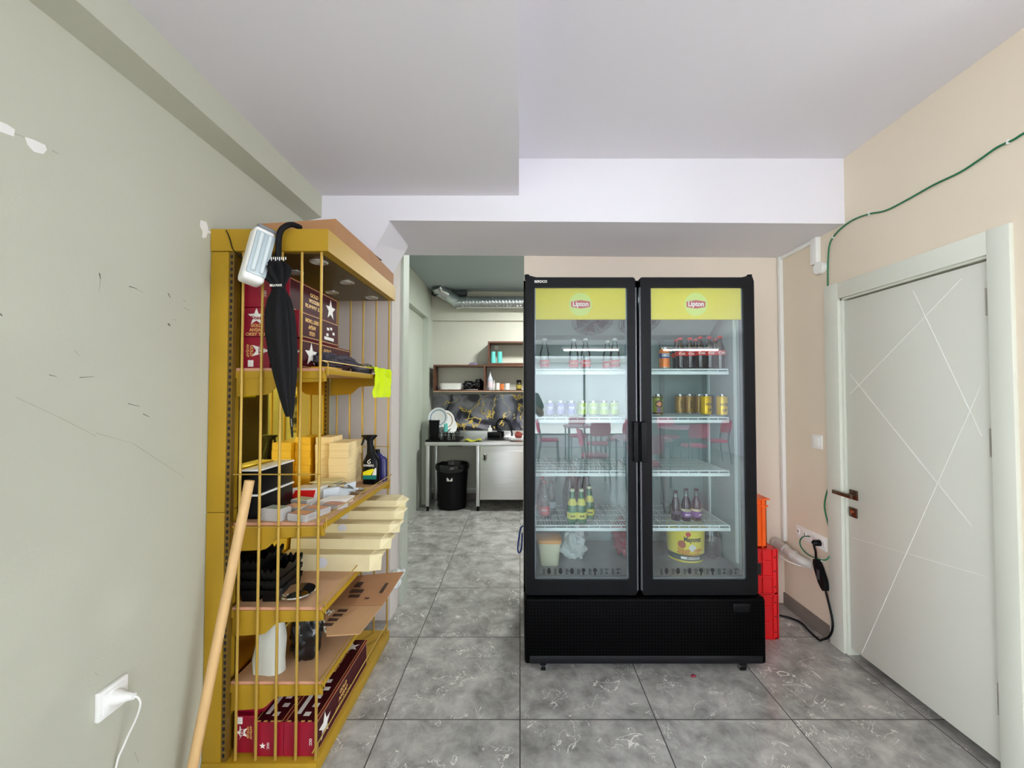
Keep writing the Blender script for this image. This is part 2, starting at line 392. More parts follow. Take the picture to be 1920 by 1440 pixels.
for a, b, w, mm in [((186,512),(188,523),2,scuff),((188,523),(185,548),1.2,scuffl),((242,537),(256,541),1.6,scuff),((255,542),(269,548),1.2,scuffl),
                ((315,550),(319,558),1.4,scuff),((315,607),(319,611),3,scuff),((325,599),(331,601),1.2,scuffl),((345,577),(357,583),1.4,scuffl),((344,562),(348,566),1.2,scuffl),
                ((140,657),(149,668),1.2,scuffl),((98,282),(110,289),1.4,scuffl),((149,708),(176,706),1.2,scuff),((92,703),(106,706),1.2,scuff),((0,588),(4,593),2.4,scuff),
                ((240,757),(262,762),1.2,scuff),((268,776),(280,782),1.2,scuff),((30,745),(110,782),1,scuffl),((110,782),(180,818),1,scuffl),((180,812),(250,832),1,scuffl),((250,832),(345,895),1,scuffl),
                ((178,1262),(184,1266),1.2,scuffl),((252,1410),(260,1430),1.2,scuffl),((26,250),(46,258),1,scuffl)]:
    d = Vector((b[0]-a[0], b[1]-a[1])).normalized(); n = Vector((-d.y, d.x))*w/2
    wall_patch('scuff_mark', [(a[0]-n.x, a[1]-n.y), (b[0]-n.x*.5, b[1]-n.y*.5), (b[0]+n.x*.5, b[1]+n.y*.5), (a[0]+n.x, a[1]+n.y)], mm, th=.0008)
# ceilings: low on the left, high on the right
struct('ceiling', MB().prism([(XL, YF), (.016, YF), (-.006, YBM), (XL, YBM)], 'z', ZL, 3.0), M['white'])
struct('ceiling', MB().box(-.02, XE+.2, YF, YBM+.3, ZR, 3.02), M['white'])
# beam across the room with its haunch on the left
struct('trim_2', MB().prism([(XL-.05, 3.0), (XL-.05, 2.206), (-.83, 2.206), (-.73, 2.388), (-.73, 2.405), (XR+.2, 2.385), (XR+.2, 3.0)], 'y', YBM, 2.58), M['white'])
struct('trim_3', MB().prism([(-1.3, 3.0), (-1.3, 2.405), (-.73, 2.405), (XR+.2, 2.385), (XR+.2, 3.0)], 'y', 2.58, YB), M['white'])
# back walls
struct('wall_back', MB().box(.03, XR+.6, YB, YB+.14, 0, 2.9), M['paintB'])
struct('wall_back', MB().box(-1.5, -.828, 2.58, YB, 0, 2.41), mat('paint_column', (204,196,190), .7))
struct('wall_back', MB().box(-1.5, -.81, YB, YB+.14, 0, 2.9), M['paintK'])
# kitchen
YK, ZK = 5.5, 2.84
struct('wall_kitchen_left', MB().box(-1.5, -1.28, YB+.14, YK, 0, 2.44), M['paintK'])
struct('wall_kitchen_left', MB().box(-1.5, -1.215, YB+.14, YK, 2.44, ZK), M['paintK'])
struct('wall_kitchen_left', MB().box(-1.28, -1.2, YK-.26, YK, 0, 2.44), M['paintK'])
struct('wall_kitchen_back', MB().box(-1.5, 1.2, YK, YK+.1, 0, 2.44), M['paintKB'])
struct('wall_kitchen_back', MB().box(-1.5, 1.2, YK-.035, YK+.1, 2.44, ZK), M['paintKB'])
struct('wall_kitchen_right', MB().box(.95, 1.1, YB+.14, YK, 0, ZK), M['paintKB'])
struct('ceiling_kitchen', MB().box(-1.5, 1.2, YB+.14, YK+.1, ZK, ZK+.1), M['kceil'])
struct('dark_mirror_panel', MB().box(.9, .948, 3.4, 5.0, 0, 2.1, .004), mat('dark_brown_panel', (44,32,26), .4))  # unseen dark panel, added to darken what the gold shelf mirror shows
struct('baseboard_kitchen', MB().box(-1.2, .95, YK-.012, YK, 0, .085), M['skirt'])
struct('trim_4', MB().box(-1.2, .9, YK-.03, YK, .135, .16), M['whitep'])
# right wall (opening for the door) and what widens behind it
DY0, DY1, DZ = 1.515, 2.255, 1.985
rw = MB(); rw.box(XR, XR+.16, DY1, YB, 0, 2.9); rw.box(XR, XR+.16, 1.1, DY0, 0, 2.9); rw.box(XR, XR+.16, DY0, DY1, DZ, 2.9)
struct('wall_right', rw, M['paintR'])
struct('wall_right', MB().box(XR+.16, XE+.1, 1.0, 1.1, 0, 2.9), M['paintR'])
struct('wall_right', MB().box(XR+.5, XR+.55, 1.1, YB, 0, 2.9), M['paintR'])
struct('baseboard_right', MB().box(XR-.012, XR, DY1+.1, YB, 0, .085, .002), M['skirt'])
struct('trim_5', MB().box(1.7, XR, YB-.004, YB, 0, .012), M['skirt'])
# shop front behind the camera and unseen glazing added on the far right to light the left wall
sf = MB(); sf.box(XL-.2, -.98, YF-.1, YF, 0, 2.9); sf.box(3.1, XE+.2, YF-.1, YF, 0, 2.9); sf.box(-.98, 3.1, YF-.1, YF, 2.5, 2.9)
struct('wall_front', sf, mat('front_wall_grey', (110,110,110), .7))
struct('wall_front', MB().box(-.98, 3.1, YF-.1, YF, 0, .32), M['white'])
wf = MB()
for x in (-.98, .36, 1.72, 3.06): wf.box(x, x+.05, YF-.08, YF-.02, .32, 2.5)
for z in (.32, 2.46): wf.box(-.98, 3.1, YF-.08, YF-.02, z, z+.04)
struct('window_1', wf, mat('grey_frame', (70,72,74), .4))
gw = MB(); gw.box(XE, XE+.1, YF, -4.5, 0, 2.9); gw.box(XE, XE+.1, -.8, 1.1, 0, 2.9); gw.box(XE, XE+.1, -4.5, -.8, 2.5, 2.9); gw.box(XE, XE+.1, -4.5, -.8, 0, .2)
struct('wall_side', gw, M['white'])
wf = MB()
for y in (-4.5, -3.3, -2.1, -.85): wf.box(XE+.02, XE+.08, y, y+.05, .2, 2.5)
for z in (.2, 2.46): wf.box(XE+.02, XE+.08, -4.5, -.8, z, z+.04)
struct('added_window_right', wf, mat('grey_frame', (70,72,74), .4))
bd = empty('backdrop', 'pale building across the street, added to dim the sky mirrored in the left fridge door', 'backdrop', (1, -15, -.05))  # added across the street to tone down the sky in the left pane
mb = MB(); mb.box(-9, 13, -15.4, -15, -.05, 7.5); mb.build('backdrop_face', mat('backdrop_face', (196,200,204), .8), bd, 0)
for x in (-6.5, -2.6, 1.3, 5.2, 9.1): MB().box(x, x+1.5, -15, -14.96, 3.6, 5.2).build('window', mat('far_window', (84,96,108), .3), bd, 0)
MB().box(-9, 13, -15, -14.7, 2.9, 3.1).build('ledge', mat('ledge', (150,150,150), .7), bd, 0)
#@@DOOR
d = empty('door_1', None, None, (XR, 1.885, 0)); d['kind'] = 'structure'
XC = 1.793
cs = MB(); cs.box(XC, XR+.001, DY1-.003, 2.352, 0, 2.068, .002); cs.box(XC, XR+.001, 1.455, DY0+.014, 0, 2.068, .002); cs.box(XC+.001, XR+.001, DY0+.014, DY1-.003, DZ-.01, 2.066, .002)
cs.build('casing', M['casing'], d)
jb = MB(); jb.box(XR, XR+.06, DY1-.014, DY1, 0, DZ); jb.box(XR, XR+.06, DY0, DY0+.012, 0, DZ); jb.box(XR, XR+.06, DY0, DY1, DZ-.02, DZ)
jb.build('jamb', M['casing'], d)
XD = 1.822
leaf = MB().box(XD, XD+.04, DY0+.016, DY1-.018, .042, 1.958, .002).build('door_leaf', M['door'], d)
def groove(a, b):
    A, B = atx(*a, XD), atx(*b, XD); dd = (B-A).normalized(); n = Vector((0, -dd.z, dd.y))*.002; o = Vector((-.0016, 0, 0)); i = Vector((.002, 0, 0))
    MB().hexa([A-n+i, B-n+i, B+n+i, A+n+i, A-n*.4+o, B-n*.4+o, B+n*.4+o, A+n*.4+o]).build('groove', M['groove'], leaf, 0)
for a, b in [((1594,702),(1822,986)),((1595,738),(1803,522)),((1712,545),(1841,818)),((1839,724),(1616,1224)),((1597,1008),(1849,1081))]: groove(a, b)
def hinge(px, y0, y1):
    a = atx(px, y0, XD-.006); b = atx(px, y1, XD-.006); m = MB()
    y = (a.y+b.y)/2
    m.tube([(XD-.006, y, b.z), (XD-.006, y, a.z)], .0075, 12)
    for t in (0, 1/3, 2/3, 1): m.tube([(XD-.006, y, b.z+(a.z-b.z)*t-.001), (XD-.006, y, b.z+(a.z-b.z)*t+.001)], .0085, 12)
    m.box(XD-.002, XD+.002, y-.014, y+.014, b.z+.004, a.z-.004)
    m.build('hinge', mat('satin_metal', (200,198,190), .3, metal=.7), d)
hinge(1853, 540, 590); hinge(1861, 804, 856); hinge(1876, 1284, 1340)
brz = mat('bronze_metal', (104,82,66), .25, metal=.8)
p = atx(1602, 928, XD); hb = MB().box(XD-.008, XD, p.y-.026, p.y+.026, p.z-.026, p.z+.026, .002)
o = hb.build('handle', brz, leaf)
MB().tube([(XD-.05, p.y, p.z), (XD, p.y, p.z)], .009, 12).build('spindle', brz, leaf)
MB().box(XD-.058, XD-.046, p.y-.045, p.y+.085, p.z-.011, p.z+.009, .002).build('lever', M['chrome'] if False else brz, leaf)
p = atx(1601, 961, XD); MB().box(XD-.008, XD, p.y-.026, p.y+.026, p.z-.026, p.z+.026, .002).build('lock_plate', brz, leaf)
MB().tube([(XD-.012, p.y, p.z+.004), (XD-.007, p.y, p.z+.004)], .008, 14).build('lock_cylinder', M['chrome'], leaf)
#@@WALLBITS
# cable trunking in the corner and under the beam
c = empty('cable_trunking', 'white plastic cable trunking down the corner behind the fridge and along under the beam', 'trunking', (XR-.01, YB-.02, .5))
za = atx(1466, 1012, XR).z
MB().box(XR-.024, XR, YB-.034, YB-.008, .44, 2.385, .002).build('upright_channel', M['whitep'], c)
MB().box(XR-.018, XR, 2.445, YB-.008, 2.362, 2.385, .002).build('top_channel', M['whitep'], c)
MB().box(XR-.03, XR, 2.39, 2.44, 2.225, 2.385, .002).build('drop_channel', M['whitep'], c)
p = atx(1541, 503, XR)
MB().tube([(XR-.03, p.y-.005, p.z), (XR, p.y-.005, p.z)], .036, 28).build('round_junction_box', M['whitep'], c)
# light switch
a = atx(1523, 826, XR); b = atx(1545, 853, XR); sw = empty('light_switch', 'square white rocker light switch on the beige wall left of the door', 'light switch', (XR, (a.y+b.y)/2, b.z))
yc, zc = (a.y+b.y)/2, 1.147
MB().box(XR-.01, XR, yc-.042, yc+.042, zc-.042, zc+.042, .003).build('cover_plate', M['whitep'], sw)
MB().box(XR-.014, XR-.009, yc-.024, yc+.024, zc-.024, zc+.024, .002).build('rocker', M['whitep'], sw)
# triple socket
so = empty('wall_socket', 'white four-gang socket plate low on the wall left of the door', 'socket', (XR, 2.5, .5))
MB().box(XR-.011, XR, 2.376, 2.632, .508, .59, .003).build('socket_plate', M['whitep'], so)
for y in (2.41, 2.48, 2.55, 2.61):
    if y < 2.5:
        MB().lathe([(.026, 0), (.026, .004), (.021, .004), (.021, .001)], seg=24).xf(Matrix.Translation((XR-.011, y, .549)) @ Matrix.Rotation(-math.pi/2, 4, 'Y')).build('socket_ring', M['whitep'], so)
    else:
        MB().box(XR-.014, XR-.010, y-.014, y+.014, .53, .568, .002).build('rocker', M['whitep'], so)
        MB().box(XR-.0145, XR-.0135, y-.003, y+.003, .545, .56).build('port', M['blackm'], so)
# plug, adapter and lead of the fridge
pc = empty('power_lead', 'black power lead with inline adapter plugged into the wall, running behind the fridge', 'power lead', (XR-.05, 2.42, .25))
pl = atx(1531, 1018, XR-.03)
MB().tube([(XR-.012, pl.y, pl.z), (XR-.045, pl.y, pl.z), (XR-.052, pl.y, pl.z-.006)], [.019, .017, .012], 16).build('plug', M['black'], pc)
A = atx(1530, 1048, XR-.03); B = atx(1548, 1108, XR-.03)
ax = (B-A).normalized(); sd = Vector((0, ax.z, -ax.y)); mb = MB()
L_ = (B-A).length
secs = []
for t, w in ((0, .008), (.12, .02), (.3, .026), (.72, .026), (.9, .018), (1, .008)):
    q = A + ax*L_*t; secs.append([q + sd*w + Vector((.014, 0, 0)), q + sd*w - Vector((.014, 0, 0)), q - sd*w - Vector((.014, 0, 0)), q - sd*w + Vector((.014, 0, 0))])
mb.rings(secs).build('adapter', M['black'], pc, 20)
q = (A+B)/2 - Vector((.0145, 0, 0)); MB().box(q.x-.001, q.x, q.y-.012, q.y+.012, q.z-.03, q.z+.03, .0005).build('adapter_label', mat('label_dark', (60,62,66), .4), pc)
MB().tube([(XR-.048, pl.y, pl.z-.01), (XR-.04, pl.y-.005, pl.z-.05), A], .006, 10).build('lead', M['black'], pc)
pts = [B, atx(1556, 1140, XR-.025), atx(1561, 1165, XR-.025), atx(1560, 1183, XR-.03), atx(1553, 1195, XR-.04), atx(1542, 1199, XR-.06)]
for px, py in ((1528,1193),(1510,1177),(1495,1162),(1475,1153),(1455,1148)):
    Y = (HCAM-.008)*F/(py-738); pts.append(Vector(((px-CX)/F*Y, Y, .008)))
def smooth_path(P, n=6):
    P = [Vector(p) for p in P]; out = []
    for i in range(len(P)-1):
        p0, p1, p2, p3 = P[max(i-1, 0)], P[i], P[i+1], P[min(i+2, len(P)-1)]
        for k in range(n):
            t = k/n; out.append(.5*((2*p1)+(p2-p0)*t+(2*p0-5*p1+4*p2-p3)*t*t+(3*p1-p0-3*p2+p3)*t**3))
    return out+[P[-1]]
MB().tube(smooth_path(pts), .006, 10).build('lead', M['black'], pc)
# waste pipe
wp = empty('waste_pipe', 'grey plastic pipe elbow leaving the corner beside the red crates', 'pipe', (XR-.06, 2.65, .4))
P = [atx(1455, 1022, 1.70)]
A = Vector((1.69, YB, .42)); pts = smooth_path([(1.74, YB, .425), (1.742, 2.70, .42), (1.745, 2.64, .412), (1.75, 2.59, .402), (1.768, 2.545, .39), (XR, 2.52, .378)], 5)
MB().tube(pts, .029, 16).build('pipe', M['pvc'], wp)
for p, q in (((1.741, 2.762, .425), (1.741, 2.742, .423)), ((1.743, 2.67, .416), (1.744, 2.65, .413)), ((1.749, 2.60, .405), (1.756, 2.58, .40))):
    MB().tube([p, q], .035, 16).build('pipe_collar', M['pvc'], wp)
MB().tube(smooth_path([(1.70, 2.765, .405), (1.705, 2.68, .375), (1.735, 2.58, .36), (1.80, 2.50, .362)]), .004, 8).build('white_tube', M['whitep'], wp)
# green cable clipped along the wall
pp = [(2330,80),(2150,150),(2020,198),(1925,247),(1900,262),(1870,276),(1840,297),(1800,323),(1750,347),(1700,375),(1660,395),(1630,401),(1600,412),(1575,430),(1558,452),(1553,480),(1552,540),(1553,640),(1555,740),(1556,840),(1556,900),(1549,928),(1546,950),(1552,980),(1558,1004),(1557,1030)]
gc = empty('green_cable', 'thin green cable clipped down the right wall beside the door', 'cable', (XR-.004, 2.4, .5))
MB().tube(smooth_path([atx(x, y, XR-.006) for x, y in pp], 4), .0042, 8).build('cable', M['green'], gc)
MB().tube(smooth_path([atx(x, y, XR-.012-.02*(k in (1, 2))) for k, (x, y) in enumerate([(1557,1042),(1548,1050),(1535,1048),(1515,1040),(1502,1026),(1500,1014),(1507,1006),(1520,1006)])], 4), .004, 8).build('cable_loop', M['green'], gc)
for x, y in ((1890,266),(1630,401),(1562,444),(1553,554),(1555,668),(1556,796),(1556,1004),(1540,1050)):
    p = atx(x, y, XR-.006); MB().box(p.x-.004, XR, p.y-.004, p.y+.004, p.z-.008, p.z+.008, .001).build('cable_clip', M['whitep'], gc)
# left wall socket with charger
a = atx(174, 1355, XL); b = atx(233, 1265, XL)
Y0, Y1 = atx(176, 1330, XL).y, atx(232, 1290, XL).y
zt, zb = atx(176, 1302, XL).z, atx(176, 1357, XL).z
ls = empty('wall_socket', 'square white single socket low on the grey-green left wall', 'socket', (XL, (Y0+Y1)/2, zb))
MB().box(XL, XL+.014, Y0, Y1, zb, zt, .003).build('socket_plate', M['whitep'], ls)
MB().box(XL+.013, XL+.016, Y0+.012, Y1-.012, zb+.012, zt-.012, .002).build('socket_insert', M['whitep'], ls)
ch = empty('plug', 'white plug and thin white cord in the left wall socket', 'plug', (XL+.03, (Y0+Y1)/2, (zb+zt)/2))
yc, zc = (Y0+Y1)/2, (zb+zt)/2+.002
mb = MB(); mb.rings([[Vector((XL+x, yc+r*math.cos(t)+o, zc+r*math.sin(t)*s_)) for t in [k*math.pi/8 for k in range(16)]] for x, r, s_, o in ((.016,.02,1,0),(.03,.02,1,0),(.045,.015,.9,.0),(.058,.01,1.1,.002),(.07,.008,1.1,.003))])
mb.build('plug_body', M['whitep'], ch)
MB().tube(smooth_path([(XL+.068, yc+.003, zc), (XL+.078, yc+.006, zc-.006), (XL+.08, yc+.012, zc-.03), (XL+.06, yc+.02, zc-.08), (XL+.03, yc+.018, zc-.15), (XL+.01, yc+.01, zc-.24), (XL+.02, yc-.02, .012), (XL+.1, yc-.2, .004)]), .0026, 8).build('cord', M['whitep'], ch)
#@@FRIDGE
FY = 2.10
fr = empty('display_fridge', 'tall black two-door glass display fridge with yellow header panels', 'fridge', (.64, 2.43, 0))
fx0, fx1 = .022, 1.262
cb = MB(); cb.box(fx0, fx0+.035, FY+.055, 2.74, .39, 2.045); cb.box(fx1-.035, fx1, FY+.055, 2.74, .39, 2.045); cb.box(fx0, fx1, FY+.055, 2.74, 1.985, 2.045); cb.box(fx0, fx1, 2.70, 2.74, .39, 2.045); cb.box(fx0, fx1, FY+.055, 2.74, .39, .43)
cb.build('cabinet', mat('cabinet_side', (206,206,206), .4), fr, 0)
li = MB(); li.box(fx0+.035, fx0+.05, FY+.07, 2.70, .43, 1.985); li.box(fx1-.05, fx1-.035, FY+.07, 2.70, .43, 1.985); li.box(fx0+.05, fx1-.05, 2.67, 2.70, .43, 1.985)
li.build('liner', M['liner'], fr, 0)
MB().box(fx0+.05, fx1-.05, FY+.07, 2.67, .43, .468).build('liner_floor', mat('liner_floor', (128,132,136), .3), fr, 0)
ft = MB(); ft.box(fx0-.002, fx1+.002, FY+.05, FY+.075, .39, .425); ft.box(fx0-.002, fx0+.04, FY+.05, FY+.075, .39, 2.05); ft.box(fx1-.04, fx1+.002, FY+.05, FY+.075, .39, 2.05); ft.box(fx0-.002, fx1+.002, FY+.05, FY+.075, 2.0, 2.05); ft.box(.615, .665, FY+.05, FY+.1, .39, 2.05)
ft.build('front_frame', M['black'], fr, 0)
# pilaster strips with slots
for x in (.42, .93, ):
    m_ = MB().box(x, x+.03, 2.66, 2.671, .5, 1.8); m_.build('shelf_upright', M['linerg'], fr, 0)
for x0_ in (fx0+.05, fx1-.058):
    for y in (2.24, 2.56): MB().box(x0_, x0_+.008, y, y+.02, .5, 1.93).build('shelf_upright', M['whitew'], fr, 0)
# evaporator housing with two fans
MB().prism([(2.24, 1.985), (2.24, 1.94), (2.46, 1.80), (2.67, 1.80), (2.67, 1.985)], 'x', fx0+.055, 1.165).build('evaporator_housing', M['liner'], fr, 0)
for cx_ in (.425, .70):
    mb = MB(); cy_, cz_ = 2.345, 1.873; ux = Vector((1, 0, 0)); uy = Vector((0, .22, -.14)).normalized(); nn = ux.cross(uy)
    if nn.z > 0: nn = -nn
    C0 = Vector((cx_, cy_, cz_)) + nn*.012
    for r_ in [.018+.0125*k for k in range(9)]:
        mb.tube([C0 + nn*.012*(1-r_/.12) + (ux*math.cos(t)+uy*math.sin(t))*r_ for t in [2*math.pi*k/32 for k in range(33)]], .0016, 6, False)
    for k in range(8):
        t = k*math.pi/4+.2; mb.tube([C0+nn*.012, C0+(ux*math.cos(t)+uy*math.sin(t))*.122], .0018, 6)
    mb.build('fan_guard', M['black'], fr)
    mb = MB()
    for k in range(5):
        t = k*2*math.pi/5; a_ = ux*math.cos(t)+uy*math.sin(t); b_ = ux*math.cos(t+.8)+uy*math.sin(t+.8); c_ = C0-nn*.008
        mb.hexa([c_+a_*.02, c_+b_*.02, c_+b_*.1, c_+a_*.1, c_+a_*.02+nn*.003, c_+b_*.02+nn*.003, c_+b_*.1+nn*.003, c_+a_*.1+nn*.003])
    mb.build('fan_blades', mat('fan_grey', (90,92,94), .5), fr)
# shelves
def wire_shelf(x0, x1, z):
    mb = MB(); y0, y1 = 2.245, 2.65
    mb.box(x0, x1, y0, y0+.006, z-.008, z-.001); mb.box(x0-.004, x1+.004, y0-.004, y0+.003, z-.034, z-.016, .001)
    for x in (x0, x1): mb.tube([(x, y0, z-.006), (x, y1, z-.006)], .0035, 6)
    for y in (y0+.1, y0+.2, y0+.3, y1): mb.tube([(x0, y, z-.007), (x1, y, z-.007)], .003, 6)
    n = int((x1-x0)/.0155)
    for k in range(1, n): x = x0+(x1-x0)*k/n; mb.box(x-.0018, x+.0018, y0, y1, z-.004, z)
    for k in range(0, 10): x = x0+(x1-x0)*k/9; mb.box(x-.002, x+.002, y0-.001, y0+.004, z-.02, z-.002)
    return mb.build('wire_shelf', M['whitew'], fr)
SH = [at(1290, y, 2.245).z for y in (691, 781.5, 881.5, 984)]
for z in SH:
    wire_shelf(.078, .625, z); wire_shelf(.66, 1.165, z)
# bottom compressor housing
P0, P1 = at(985, 1117, FY), at(1427, 1241, FY)
bp_ = MB(); bp_.box(.024, 1.272, FY-.004, 2.74, .044, .383, .016, 4); bp_.build('base_housing', M['perf'], fr)
MB().box(.05, 1.25, FY-.006, FY, .05, .09, .003).build('kick_strip', mat('dark_grey_strip', (14,14,18), .4, spec=.3), fr)
p = at(1389, 1138, FY); MB().box(p.x-.045, p.x+.045, FY-.01, FY-.003, p.z-.022, p.z+.022, .003).build('thermostat', M['blackg'], fr)
for px in (1018, 1388):
    p = at(px, 1247, 2.14); m_ = MB(); m_.tube([(p.x-.012, 2.125, .022), (p.x+.012, 2.125, .022)], .022, 18); m_.box(p.x-.016, p.x+.016, 2.11, 2.15, .03, .046); w_ = m_.build('caster', M['black'], fr)
    MB().tube([(p.x-.014, 2.125, .022), (p.x+.014, 2.125, .022)], .012, 14).build('caster_hub', M['chrome'], w_)
    m_ = MB(); m_.tube([(p.x-.012, 2.66, .022), (p.x+.012, 2.66, .022)], .022, 18); m_.box(p.x-.016, p.x+.016, 2.64, 2.68, .03, .045); m_.build('caster', M['black'], fr)
def fdoor(x0, x1, gx0, gx1, side):
    z0, z1 = .393, 2.056; gz0, gz1 = at(1090, 1088, FY).z, at(1090, 538, FY).z
    mb = MB(); O = [(x0, z0), (x1, z0), (x1, z1), (x0, z1)]; I = [(gx0, gz0), (gx1, gz0), (gx1, gz1), (gx0, gz1)]
    def rr(x0, x1, z0, z1, r, n=5):
        out = []
        for cx, cz, a in ((x1-r, z0+r, -90), (x1-r, z1-r, 0), (x0+r, z1-r, 90), (x0+r, z0+r, 180)):
            for k in range(n+1): t = R(a+90*k/n); out.append((cx+r*math.cos(t), cz+r*math.sin(t)))
        return out
    o_ = rr(x0, x1, z0, z1, .018); o2 = rr(x0+.004, x1-.004, z0+.004, z1-.004, .016); i_ = rr(gx0, gx1, gz0, gz1, .01)
    def ring(pl, y): return [Vector((a, y, b)) for a, b in pl]
    mb.rings([ring(o_, FY+.05), ring(o_, FY+.006), ring(o2, FY), ring(i_, FY), ring(i_, FY+.05), ring(o_, FY+.05)], False, False)
    dr = mb.build('door', M['blackg'], fr)
    MB().box(gx0-.001, gx1+.001, FY+.008, FY+.013, gz0-.001, gz1+.001).build('glass_pane', GL, dr, 0)
    # slim bright spacer around the glazing
    sp_ = MB(); 
    for a in ((gx0, gx0+.006, gz0, gz1), (gx1-.006, gx1, gz0, gz1)): sp_.box(a[0], a[1], FY+.015, FY+.035, a[2], a[3])
    sp_.box(gx0, gx1, FY+.015, FY+.035, gz0, gz0+.008)
    sp_.build('glazing_spacer', mat('spacer_grey', (120,128,136), .35, metal=.5), dr, 0)
    bz = at(1090, 598, FY).z
    MB().box(gx0+.002, gx1-.002, FY+.016, FY+.03, bz, gz1-.002, .003).build('header_panel', M['yellow'], dr)
    cx, cz = (gx0+gx1)/2+(.0 if side > 0 else .0), (bz+gz1)/2-.004
    MB().tube([(cx, FY+.0155, cz), (cx, FY+.0165, cz)], .061, 40).build('logo_disc', M['yellow2'], dr)
    w, h = .050, .017; pr = [(cx-w, cz-h*.85), (cx-w*.5, cz-h*1.1), (cx, cz-h*1.32), (cx+w*.5, cz-h*1.1), (cx+w, cz-h*.85), (cx+w, cz+h*.85), (cx+w*.5, cz+h*1.1), (cx, cz+h*1.32), (cx-w*.5, cz+h*1.1), (cx-w, cz+h*.85)]
    MB().prism(pr, 'y', FY+.0145, FY+.0154).build('logo_badge', M['redink'], dr, 0)
    t_ = MB(); put_text(t_, 'Lipton', (cx, FY+.0142, cz+.001), (1, 0, 0), (0, 0, 1), .082, .036); t_.build('lettering', M['white_ink'], dr, 0)
    # row of notices along the foot of the glass
    ic = MB(); W_ = gx1-gx0; za = gz0+.028
    for k in range(7):
        x = gx0+.04+(W_-.07)*k/7
        for j in range(5):
            ic.box(x, x+random.uniform(.012, .02), FY+.0065, FY+.0075, za+.006*j, za+.006*j+.0025)
        cx2 = x+.034
        if k in (3, 4): ic.tube([(cx2, FY+.0065, za+.021), (cx2, FY+.0075, za+.021)], .010, 12); ic.box(cx2-.004, cx2+.004, FY+.0065, FY+.0075, za-.004, za+.012)
        elif k < 3:
            ic.blob((cx2, FY+.007, za+.016), (.01, .0006, .016), .2, 3, k, 10, 8)
        else:
            ic.box(cx2-.001, cx2+.001, FY+.0065, FY+.0075, za, za+.026); ic.box(cx2-.008, cx2+.008, FY+.0065, FY+.0075, za+.004, za+.007); ic.box(cx2-.011, cx2+.011, FY+.0065, FY+.0075, za+.024, za+.027)
        ic.box(x+.05, x+.0505, FY+.0065, FY+.0075, za-.006, za+.032)
    ic.build('notice_row', mat('notice_black', (16,18,20), .5), dr, 0)
    # long grip and handle block
    hx = x1+.001 if side < 0 else x0-.001
    MB().box(hx-.006 if side < 0 else hx-.002, hx+.002 if side < 0 else hx+.006, FY-.003, FY+.02, .42, 2.0, .002).build('edge_grip', mat('grey_edge', (92,94,98), .3, metal=.6), dr, 0)
    hz0, hz1 = at(1200, 866, FY).z, at(1200, 790, FY).z
    a = (x1-.022, x1+.003) if side < 0 else (x0-.003, x0+.028)
    MB().box(a[0], a[1], FY-.022, FY+.002, hz0, hz1, .005, 3).build('handle', M['black'], dr)
    return dr
ldx0, ldx1 = at(985.5, 800, FY).x, at(1194, 800, FY).x
rdx0, rdx1 = at(1201, 800, FY).x, at(1418, 800, FY).x
dl = fdoor(ldx0, ldx1, at(1002.5, 800, FY).x, at(1178, 800, FY).x, -1)
drr = fdoor(rdx0, rdx1, at(1222, 800, FY).x, at(1397.5, 800, FY).x, 1)
p = at(1014, 528, FY-.001); t_ = MB(); put_text(t_, 'BERDCO', (p.x, FY-.0008, p.z), (1, 0, 0), (0, 0, 1), .066, .018); t_.build('lettering', M['white_ink'], dl, 0)
for px, s_ in ((993, 1), (1402, -1)):
    p = at(px, 513, 2.12)
    mb = MB(); mb.box(p.x-.022, p.x+.03 if s_ > 0 else p.x+.022, 2.11, 2.17, 2.05, 2.056); mb.tube([(p.x-s_*.014, 2.13, 2.05), (p.x-s_*.014, 2.13, 2.075)], .013, 14); mb.hexa([(p.x-s_*.02, 2.115, 2.056), (p.x+s_*.05, 2.115, 2.056), (p.x+s_*.05, 2.15, 2.056), (p.x-s_*.02, 2.15, 2.056), (p.x-s_*.02, 2.115, 2.072), (p.x+s_*.03, 2.115, 2.06), (p.x+s_*.03, 2.15, 2.06), (p.x-s_*.02, 2.15, 2.072)])
    mb.build('top_hinge', M['blackg'], fr)
# interior lamp: slim tube behind the header panels
lt = MB().tube([(.2, 2.19, 1.955), (1.08, 2.19, 1.955)], .012, 12).build('light_tube', mat('fridge_tube', (235,250,255), .3, emit=2.5), fr)
# blue strap hanging on the side
MB().tube(smooth_path([(fx0-.004, 2.2, .72), (fx0-.02, 2.2, .70), (fx0-.034, 2.2, .60), (fx0-.026, 2.2, .575), (fx0-.014, 2.2, .60), (fx0-.01, 2.2, .68)]), .0045, 8).build('strap', mat('blue_strap', (24,44,110), .6), fr)
#@@DRINKS
def can(name, label, group, body_m, marks, h=.125, r=.029):
    o = MB().lathe([(r*.8, 0), (r*.95, .004), (r, .012), (r, h-.014), (r*.86, h-.003), (r*.86, h)]).build(name, M['chrome'], None, origin=(0, 0, 0))
    tag(o, label, 'can', group)
    MB().lathe([(r+.0003, .010), (r+.0005, .012), (r+.0005, h-.015), (r*.97, h-.011)], caps=(False, False)).build('can_wrap', body_m, o)
    for nm, fn, mm in marks:
        fn(MB()).build(nm, mm, o, 0)
    return o
def curved_text(body, z, r, width, height, roll=0):
    def f(mb):
        V, Fc, w = text_geo(body, True); v = []
        for q in V:
            x, y = q.x*width/w, q.y*height
            if roll: x, y = -y, x
            a = -math.pi/2 + x/r; v.append((math.cos(a)*(r+.001+q.z*.02), math.sin(a)*(r+.001+q.z*.02), z+y))
        return mb.raw(v, Fc)
    return f
